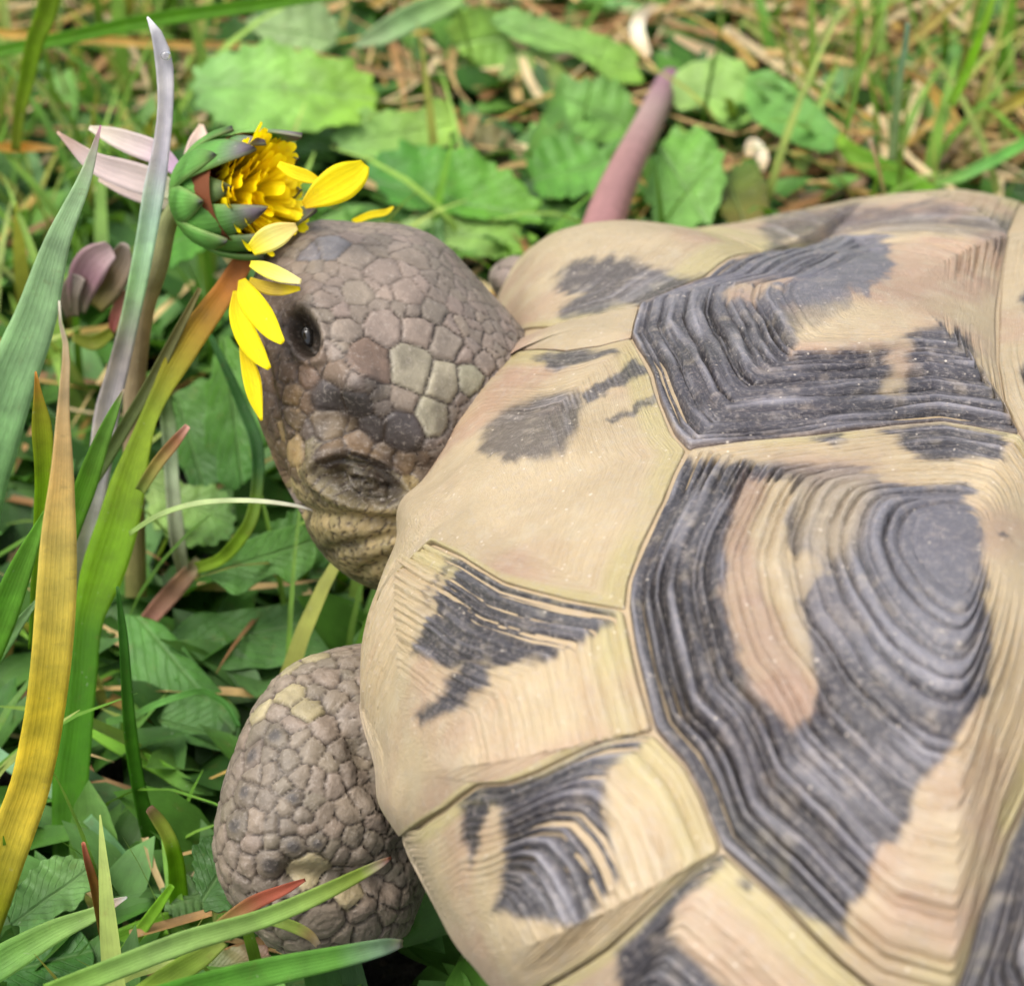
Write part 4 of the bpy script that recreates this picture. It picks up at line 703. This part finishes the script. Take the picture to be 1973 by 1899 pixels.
    for pts, dd, st in [([(352, 378, 20), (300, 355, 52), (240, 335, 54), (180, 312, 40), (140, 280, 20), (110, 254, 4)], (D_H+.1, D_H-.2), [(0, (190, 195, 150)), (.3, (214, 196, 194)), (.7, (214, 194, 190)), (1, (205, 170, 150))]),
                        ([(345, 330, 24), (300, 295, 46), (250, 275, 44), (205, 258, 28), (172, 246, 8)], (D_H+.2, D_H+.4), [(0, (195, 160, 195)), (.4, (208, 190, 190)), (1, (222, 210, 190))]),
                        ([(362, 345, 20), (372, 305, 38), (384, 270, 36), (388, 240, 8)], (D_H+.4, D_H+.7), [(0, (200, 165, 190)), (.4, (220, 195, 185)), (1, (225, 200, 180))]),
                        ([(330, 400, 16), (290, 380, 34), (240, 362, 30), (190, 345, 8)], (D_H+.4, D_H+.7), [(0, (185, 180, 150)), (.5, (205, 185, 180)), (1, (195, 175, 160))])]:
        blade('outer_bract', None, pts, ('d',)+dd, st, fold=.3, mat=M_PETAL, parent=root, org=base, n=26, th=.02, cup=1)
dandelion()
# purple stalk behind the shell
def tube(name, pts, zs, stops, label, cat, n=50, mat=None):
    p = np.asarray(pts, float); Pz = atz(p[:, :2], np.interp(np.linspace(0, 1, len(p)), np.linspace(0, 1, len(zs)), zs)); r = p[:, 2]*((Pz-CAM)@VV)/FPX/2; Q = spline(np.c_[Pz, r], n)
    T = unit(np.gradient(Q[:, :3], axis=0)); e1 = unit(np.cross(T, VV)); e2 = np.cross(T, e1); a = np.linspace(0, 2*math.pi, 18, endpoint=False)
    V = Q[:, None, :3]+(e1[:, None]*np.cos(a)[None, :, None]+e2[:, None]*np.sin(a)[None, :, None])*Q[:, 3][:, None, None]
    o = mesh(name, V.reshape(-1, 3), grid_faces(n, 18, True), np.repeat(cramp(stops, n), 18, 0), np.stack([np.repeat(np.linspace(0, 6, n), 18), np.tile(a/6.3, n)], -1), mat or M_PETAL, None, Q[0, :3]); return tag(o, label, cat)
tube('flower_stalk', [(1306, 96, 36), (1299, 130, 42), (1269, 195, 52), (1243, 250, 58), (1205, 325, 66), (1180, 383, 74), (1162, 434, 80), (1130, 520, 82)], (.6, 2.6, 3.6), [(0, (160, 124, 126)), (.2, (152, 108, 128)), (.45, (176, 148, 142)), (.65, (168, 128, 124)), (1, (172, 124, 122))], 'dull pink dandelion stalk leaning behind the shell', 'stalk')

# ------------------------------------------------------------------ leafy plants
def plant(name, label, leaves, cat='plant'):
    c = np.mean([np.mean(np.asarray(l[0], float), 0) for l in leaves], 0); b = atz(c, 0.); r = tag(empty(name, b), label, cat, 'leafy weeds around the tortoise')
    for k, l in enumerate(leaves):
        poly, mid, z0, kk, st = l[:5]; kw = l[5] if len(l) > 5 else {}
        leafm('leaf', np.asarray(poly, float), mid, z0, kk, st, seed=int(abs(c[0]))+k*7, parent=r, org=b, **kw)
LT = lambda a, b=None: [(0, a), (1, b or a)]
g_l, g_m, g_d, g_p = (128, 178, 84), (96, 150, 62), (58, 108, 44), (160, 190, 130)
plant('dandelion_plant', 'large pale green dandelion leaves spreading behind the flower head', [
  ([(385, 120), (480, 100), (600, 112), (700, 140), (735, 190), (700, 235), (610, 270), (500, 275), (420, 240), (370, 180)], ((370, 160), (735, 190)), 2.2, .25, LT((120, 175, 110), (125, 175, 60))),
  ([(470, 40), (540, 20), (620, 15), (650, 70), (620, 110), (540, 100)], ((470, 50), (650, 80)), 2.0, .3, LT((130, 165, 120))),
  ([(400, 150), (520, 180), (640, 240), (640, 300), (520, 300), (420, 270)], ((400, 180), (640, 290)), 1.5, .2, LT((90, 150, 80), (110, 165, 90))),
  ([(270, 470), (390, 400), (430, 430), (380, 500), (280, 520)], ((270, 500), (430, 420)), 3.2, .1, LT((60, 120, 30), (80, 140, 50)))])
plant('dandelion_plant', 'scalloped green leaves between the snout and the pink stalk', [
  ([(640, 275), (665, 235), (720, 215), (780, 222), (862, 200), (872, 262), (850, 290), (790, 305), (700, 310)], ((640, 280), (872, 240)), 1.8, .3, LT((120, 170, 105), (135, 180, 80)), dict(lobes=.10, freq=9)),
  ([(700, 330), (760, 302), (860, 300), (960, 330), (1020, 375), (1042, 420), (960, 425), (850, 412), (760, 396)], ((700, 350), (1042, 420)), 1.9, .2, LT((60, 125, 50), (100, 160, 55)), dict(cup=.35)),
  ([(770, 432), (830, 405), (920, 405), (1005, 435), (1035, 470), (960, 505), (860, 480)], ((770, 440), (1035, 470)), 1.5, .2, LT((150, 190, 130), (110, 165, 60))),
  ([(860, 60), (905, 25), (950, 25), (990, 70), (965, 155), (905, 125)], ((860, 90), (990, 70)), 1.6, .4, LT((130, 175, 80), (115, 165, 85))),
  ([(880, 270), (940, 245), (1000, 285), (1012, 345), (960, 330), (900, 305)], ((880, 270), (1012, 340)), 1.2, .3, LT((112, 118, 80), (120, 110, 85)))])
plant('dandelion_plant', 'long toothed leaf and round leaves left of the pink stalk', [
  ([(945, 45), (985, 20), (1035, 40), (1090, 50), (1150, 75), (1222, 108), (1232, 165), (1185, 165), (1140, 130), (1100, 98), (1040, 98), (985, 72)], ((945, 35), (1232, 140)), 1.8, .3, LT((120, 170, 105), (120, 170, 70)), dict(lobes=.06, freq=8)),
  ([(1085, 175), (1150, 160), (1215, 190), (1225, 245), (1170, 285), (1110, 270)], ((1085, 190), (1225, 250)), 1.7, .3, LT((110, 165, 90), (100, 155, 70))),
  ([(1015, 320), (1050, 280), (1120, 275), (1172, 305), (1165, 355), (1110, 392), (1050, 388)], ((1015, 350), (1172, 310)), 1.9, .2, LT((70, 130, 40), (100, 160, 80)), dict(cup=.35)),
  ([(970, 120), (1030, 105), (1085, 135), (1075, 200), (1010, 205), (965, 170)], ((970, 150), (1085, 170)), 1.2, .3, LT((125, 165, 100), (120, 150, 70)), dict(lobes=.08, freq=7)),
  ([(1020, 385), (1090, 395), (1150, 410), (1140, 450), (1060, 450), (1015, 430)], ((1020, 400), (1150, 440)), 1.5, .2, LT((70, 125, 45), (110, 165, 85)))])
plant('dandelion_plant', 'lobed pale leaves right of the pink stalk', [
  ([(1290, 150), (1350, 120), (1430, 128), (1450, 180), (1440, 240), (1400, 255), (1370, 225), (1340, 212), (1305, 225)], ((1290, 150), (1440, 210)), 1.7, .3, LT((150, 190, 125), (130, 180, 95)), dict(lobes=.14, freq=7)),
  ([(1265, 290), (1310, 255), (1365, 275), (1395, 320), (1392, 380), (1350, 440), (1270, 440), (1245, 380)], ((1265, 280), (1370, 440)), 1.8, .2, LT((105, 165, 75), (120, 175, 100)), dict(lobes=.1, freq=9, wav=.2)),
  ([(1390, 350), (1410, 325), (1450, 322), (1475, 370), (1470, 430), (1430, 450), (1392, 420)], ((1400, 330), (1440, 450)), 1.6, .1, LT((85, 115, 45), (95, 85, 40)))])
plant('plantain_plant', 'smooth oval plantain leaf above the middle of the shell', [
  ([(1438, 150), (1470, 140), (1530, 175), (1590, 225), (1622, 270), (1605, 292), (1550, 288), (1490, 262), (1452, 235), (1436, 195)], ((1430, 165), (1622, 282)), 1.9, .3, LT((110, 170, 90), (95, 155, 80)), dict(wav=.03, cup=.2))])
plant('dandelion_plant', 'dark toothed leaves in the gap between chin and leg', [
  ([(394, 1108), (430, 1085), (470, 1050), (530, 1025), (590, 1020), (612, 1060), (590, 1112), (560, 1130), (530, 1110), (490, 1135), (454, 1155), (425, 1130)], ((394, 1110), (612, 1040)), 2.2, .4, LT((85, 140, 70), (95, 150, 75)), dict(wav=.08)),
  ([(325, 1225), (371, 1187), (430, 1180), (486, 1172), (580, 1160), (690, 1150), (700, 1220), (600, 1275), (500, 1290), (400, 1286)], ((325, 1250), (700, 1180)), 1.2, .2, LT((70, 120, 60), (85, 135, 75)), dict(wav=.08, cup=.1)),
  ([(240, 1180), (303, 1196), (340, 1225), (370, 1265), (420, 1320), (462, 1385), (440, 1425), (360, 1395), (290, 1365), (250, 1295)], ((250, 1170), (460, 1420)), 1.3, .3, LT((85, 145, 70), (70, 120, 60)), dict(wav=.06, cup=-.3)),
  ([(300, 1385), (360, 1340), (420, 1365), (462, 1400), (446, 1445), (390, 1440), (340, 1422)], ((300, 1385), (462, 1430)), 1.0, .3, LT((95, 150, 85), (70, 120, 60)), dict(wav=.06)),
  ([(520, 1010), (600, 985), (640, 1000), (640, 1090), (600, 1100), (560, 1080)], ((520, 1020), (640, 1060)), 2.0, .3, LT((80, 135, 60)))])
plant('dandelion_plant', 'dark green leaves under the chin behind the curved lime blade', [
  ([(430, 640), (480, 690), (500, 780), (505, 900), (450, 950), (405, 880), (400, 740)], ((430, 640), (470, 950)), 2.4, .4, LT((90, 145, 60), (60, 115, 45)), dict(lobes=.1, freq=8)),
  ([(330, 760), (400, 740), (430, 800), (440, 900), (390, 960), (340, 880)], ((340, 760), (400, 960)), 2.0, .4, LT((80, 130, 60), (50, 100, 40)), dict(lobes=.08, freq=7)),
  ([(290, 900), (360, 930), (440, 960), (450, 1030), (370, 1060), (290, 1010)], ((290, 930), (450, 1010)), 1.7, .3, LT((130, 165, 100), (90, 140, 70)))])
plant('mint_plant', 'crinkled mint-like leaf at the bottom left corner', [
  ([(38, 1710), (88, 1663), (150, 1652), (178, 1712), (150, 1745), (106, 1770), (40, 1795), (15, 1760)], ((20, 1780), (175, 1670)), 1.7, .2, LT((80, 130, 75), (105, 150, 95)), dict(wav=.25, lobes=.05, freq=11)),
  ([(-20, 1850), (60, 1805), (150, 1790), (182, 1845), (160, 1905), (40, 1925)], ((-20, 1880), (180, 1830)), 1.3, .2, LT((45, 95, 40), (55, 105, 45)), dict(wav=.1))])
plant('nettle_plant', 'small dark hairy leaf pressed against the leg', [
  ([(371, 1640), (403, 1615), (450, 1648), (478, 1690), (492, 1718), (465, 1752), (400, 1755), (376, 1700)], ((380, 1750), (450, 1640)), 1.9, .2, LT((62, 105, 55), (50, 90, 42)), dict(wav=.12, lobes=.04, freq=12)),
  ([(330, 1690), (372, 1690), (395, 1745), (370, 1775), (325, 1760), (310, 1720)], ((320, 1740), (390, 1720)), 1.4, .2, LT((95, 135, 90), (80, 120, 70)), dict(wav=.2))])
plant('nettle_plant', 'purplish green leaf below the foot at the bottom edge', [
  ([(400, 1845), (450, 1825), (518, 1828), (525, 1850), (490, 1870), (420, 1890)], ((400, 1870), (520, 1840)), 1.2, .1, LT((105, 135, 90), (140, 115, 110)), dict(wav=.2, lobes=.06, freq=9))])
# dead-nettle blossom at the left
def nettle():
    b = aty(A(190, 520), 3.5); r = tag(empty('nettle_flower', b), 'faded pink and cream dead nettle blossom behind the pale broad blade', 'wildflower')
    for pts, st in [([(150, 600, 30), (160, 545, 60), (185, 500, 66), (215, 480, 40)], [(0, (150, 140, 110)), (.5, (170, 130, 140)), (1, (185, 160, 160))]),
                    ([(180, 590, 40), (205, 545, 70), (230, 505, 60), (240, 470, 20)], [(0, (140, 130, 70)), (.5, (160, 140, 115)), (1, (175, 160, 150))]),
                    ([(170, 560, 20), (180, 530, 44), (200, 505, 30)], [(0, (170, 110, 140)), (1, (190, 120, 155))]),
                    ([(215, 640, 14), (225, 600, 22), (240, 560, 18)], [(0, (215, 130, 125)), (1, (190, 140, 120))]),
                    ([(140, 650, 16), (180, 660, 30), (215, 640, 20)], [(0, (110, 120, 40)), (1, (130, 140, 40))]),
                    ([(140, 610, 26), (135, 570, 40), (150, 530, 34)], [(0, (140, 125, 100)), (1, (165, 150, 140))])]:
        blade('petal', None, pts, ('y', 3.2+rng.uniform(-.3, .3)), st, fold=.35, mat=M_PETAL, parent=r, org=b, n=18, th=.03, cup=1)
nettle()

# ------------------------------------------------------------------ uncounted: grass, straw and ground cover
PROT = [(430, 440), (560, 400), (700, 405), (850, 430), (960, 470), (1010, 430), (1480, 425), (1700, 395), (2100, 360), (2100, 2000), (480, 2000), (500, 1870), (390, 1700), (400, 1500), (470, 1280), (640, 1200), (560, 1050), (440, 760)]
FLW = [(100, 240), (640, 240), (720, 300), (700, 420), (560, 820), (440, 820), (260, 640), (250, 430), (100, 330)]
ZM = np.full((100, 105), 1e9)
for P_ in (V2, l2w(onto(unit(np.random.default_rng(2).normal(size=(200000, 3))*A(1, 1, .6)+A(0, 0, .05))*8))):
    P_ = P_[(P_[:, 2] > .2)]; q_, d_ = proj(P_); a_ = (q_[:, 1]//20).astype(int); b_ = (q_[:, 0]//20).astype(int); k_ = (a_ >= 0) & (a_ < 100) & (b_ >= 0) & (b_ < 105); np.minimum.at(ZM, (a_[k_], b_[k_]), d_[k_])
ZM[ZM > 1e8] = -1e9; ZP = ZM.copy()
for i_ in (-1, 0, 1):
    for j_ in (-1, 0, 1): ZP = np.maximum(ZP, np.roll(np.roll(ZM, i_, 0), j_, 1))
def infront(q, d): a = np.clip((q[..., 1]//20).astype(int), 0, 99); b = np.clip((q[..., 0]//20).astype(int), 0, 104); return d < ZP[a, b]+.1
FK = .97
def footprint(P): q = w2l(P); r = np.hypot(q[..., 0], q[..., 1]); return r < Raz(np.arctan2(q[..., 1], q[..., 0]))*FK
def scatter(name, N, xr, yr, dens, Lr, wr, lean, palette, kind, seed, flat=False, leafy=False, ymin=None):
    r = np.random.default_rng(seed); X = r.uniform(*xr, N); Y = r.uniform(*yr, N); base = np.stack([X, Y, np.full(N, 0.)], -1); base[:, 2] = -.1+.35*vn(base, .6)
    px, d = proj(base); keep = (px[:, 0] > -1400) & (px[:, 0] < PW+1400) & (px[:, 1] > -900) & (px[:, 1] < PH+500) & ~footprint(base) & (r.random(N) < dens(px, base)); base = base[keep]; N = len(base)
    L = r.uniform(*Lr, N); az = r.uniform(0, 2*math.pi, N); ln = r.uniform(*lean, N); w = r.uniform(*wr, N); ns = 6; t = np.linspace(0, 1, ns)
    dirh = np.stack([np.cos(az), np.sin(az), np.zeros(N)], -1)
    if flat:
        curve = r.normal(0, .5, N); a2 = az[:, None]+curve[:, None]*t; st = np.stack([np.cos(a2), np.sin(a2), np.zeros_like(a2)], -1)*(L[:, None, None]/ns); P = base[:, None]+np.cumsum(st, 1); P[..., 2] += .15+r.uniform(0, 1.3, N)[:, None]+(t-.5)*r.normal(0, .35, N)[:, None]
    else:
        th_ = ln[:, None]*(.25+1.1*t[None]); st = (dirh[:, None]*np.sin(th_)[..., None]+A(0, 0, 1)*np.cos(th_)[..., None])*(L[:, None, None]/ns); P = base[:, None]+np.cumsum(st, 1)
    side = unit(np.cross(dirh, A(0, 0, 1)))*np.cos(r.uniform(-.9, .9, N))[:, None]+A(0, 0, 1)*r.uniform(-.3, .3, N)[:, None]
    prof = (np.sin(np.clip(t*.93+.07, 0, 1)*math.pi)**.75 if leafy else (1-t**2.2)*.9+.06); off = side[:, None]*(w[:, None]*prof/2)[..., None]
    mid = P+(A(0, 0, -1)*(w[:, None]*prof*.18)[..., None]); V = np.stack([P-off, mid, P+off], 2)
    pp, dd = proj(V.reshape(-1, 3)); pp = pp.reshape(N, -1, 2); flatp = pp.reshape(-1, 2)
    bad = infront(pp, dd.reshape(N, -1)).any(1); bad |= (gdome(w2l(V.reshape(-1, 3)))<1.06).reshape(N, -1).any(1) & (V[..., 2].reshape(N, -1).max(1) > 1.9); bad |= (sdf(flatp, FLW) < 4).reshape(N, -1).any(1) & (base[:, 1] < 7.5); bad |= (V[..., 1].reshape(N, -1).min(1) < -12)
    if ymin is not None: bad |= base[:, 1] < ymin
    V = V[~bad]; N = len(V); q = np.arange(N)[:, None, None]*ns*3; i = np.arange(ns-1)[None, :, None]*3; j = np.arange(2)[None, None]
    F = np.stack([q+i+j, q+i+j+1, q+i+j+4, q+i+j+3], -1).reshape(-1, 4)
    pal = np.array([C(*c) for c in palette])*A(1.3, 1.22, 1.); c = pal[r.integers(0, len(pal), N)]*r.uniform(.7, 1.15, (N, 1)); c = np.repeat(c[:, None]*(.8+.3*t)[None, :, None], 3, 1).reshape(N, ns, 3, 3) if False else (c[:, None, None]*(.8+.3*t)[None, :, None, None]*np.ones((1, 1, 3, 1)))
    uv = np.stack(np.broadcast_arrays(t[None, :, None]*3, np.array([0, .5, 1.])[None, None]*np.ones((N, 1, 1))), -1).reshape(-1, 2)
    o = mesh(name, V.reshape(-1, 3), F, c.reshape(-1, 3), uv, M_GRASS); return tag(o, kind[0], kind[1], kind='stuff')
GR = [(130, 180, 70), (112, 168, 55), (150, 192, 90), (98, 150, 50), (165, 188, 105), (172, 180, 95)]
ST = [(228, 205, 155), (214, 185, 132), (190, 152, 105), (240, 222, 185), (155, 118, 80), (205, 175, 100)]
LF = [(88, 142, 58), (72, 124, 46), (112, 166, 78), (58, 104, 40), (100, 150, 84)]
def d_grass(p, b):
    x, y = p[:, 0], p[:, 1]; k = np.full(len(p), .25); k = np.where((x < 420) & (y < 700), .85, k); k = np.where((x > 1380) & (y < 520), .55, k); k = np.where((y > 700) & (x < 700), .35, k)
    return np.where((x > 420) & (x < 1380) & (y < 520), .09, k)
def d_straw(p, b):
    x, y = p[:, 0], p[:, 1]; k = np.full(len(p), .25); k = np.where((x > 1350) & (y < 520), 1., k); k = np.where((x > 600) & (x < 1350) & (y < 260), .75, k); k = np.where((x < 420) & (y < 420), .7, k); return np.where((y > 600), .12, k)
def d_leaf(p, b):
    x, y = p[:, 0], p[:, 1]; k = np.full(len(p), .8); k = np.where((x > 1400) & (y < 500), .12, k); k = np.where((x < 420) & (y < 260), .25, k); return np.where((x > 600) & (x < 1300) & (y < 110), .3, k)
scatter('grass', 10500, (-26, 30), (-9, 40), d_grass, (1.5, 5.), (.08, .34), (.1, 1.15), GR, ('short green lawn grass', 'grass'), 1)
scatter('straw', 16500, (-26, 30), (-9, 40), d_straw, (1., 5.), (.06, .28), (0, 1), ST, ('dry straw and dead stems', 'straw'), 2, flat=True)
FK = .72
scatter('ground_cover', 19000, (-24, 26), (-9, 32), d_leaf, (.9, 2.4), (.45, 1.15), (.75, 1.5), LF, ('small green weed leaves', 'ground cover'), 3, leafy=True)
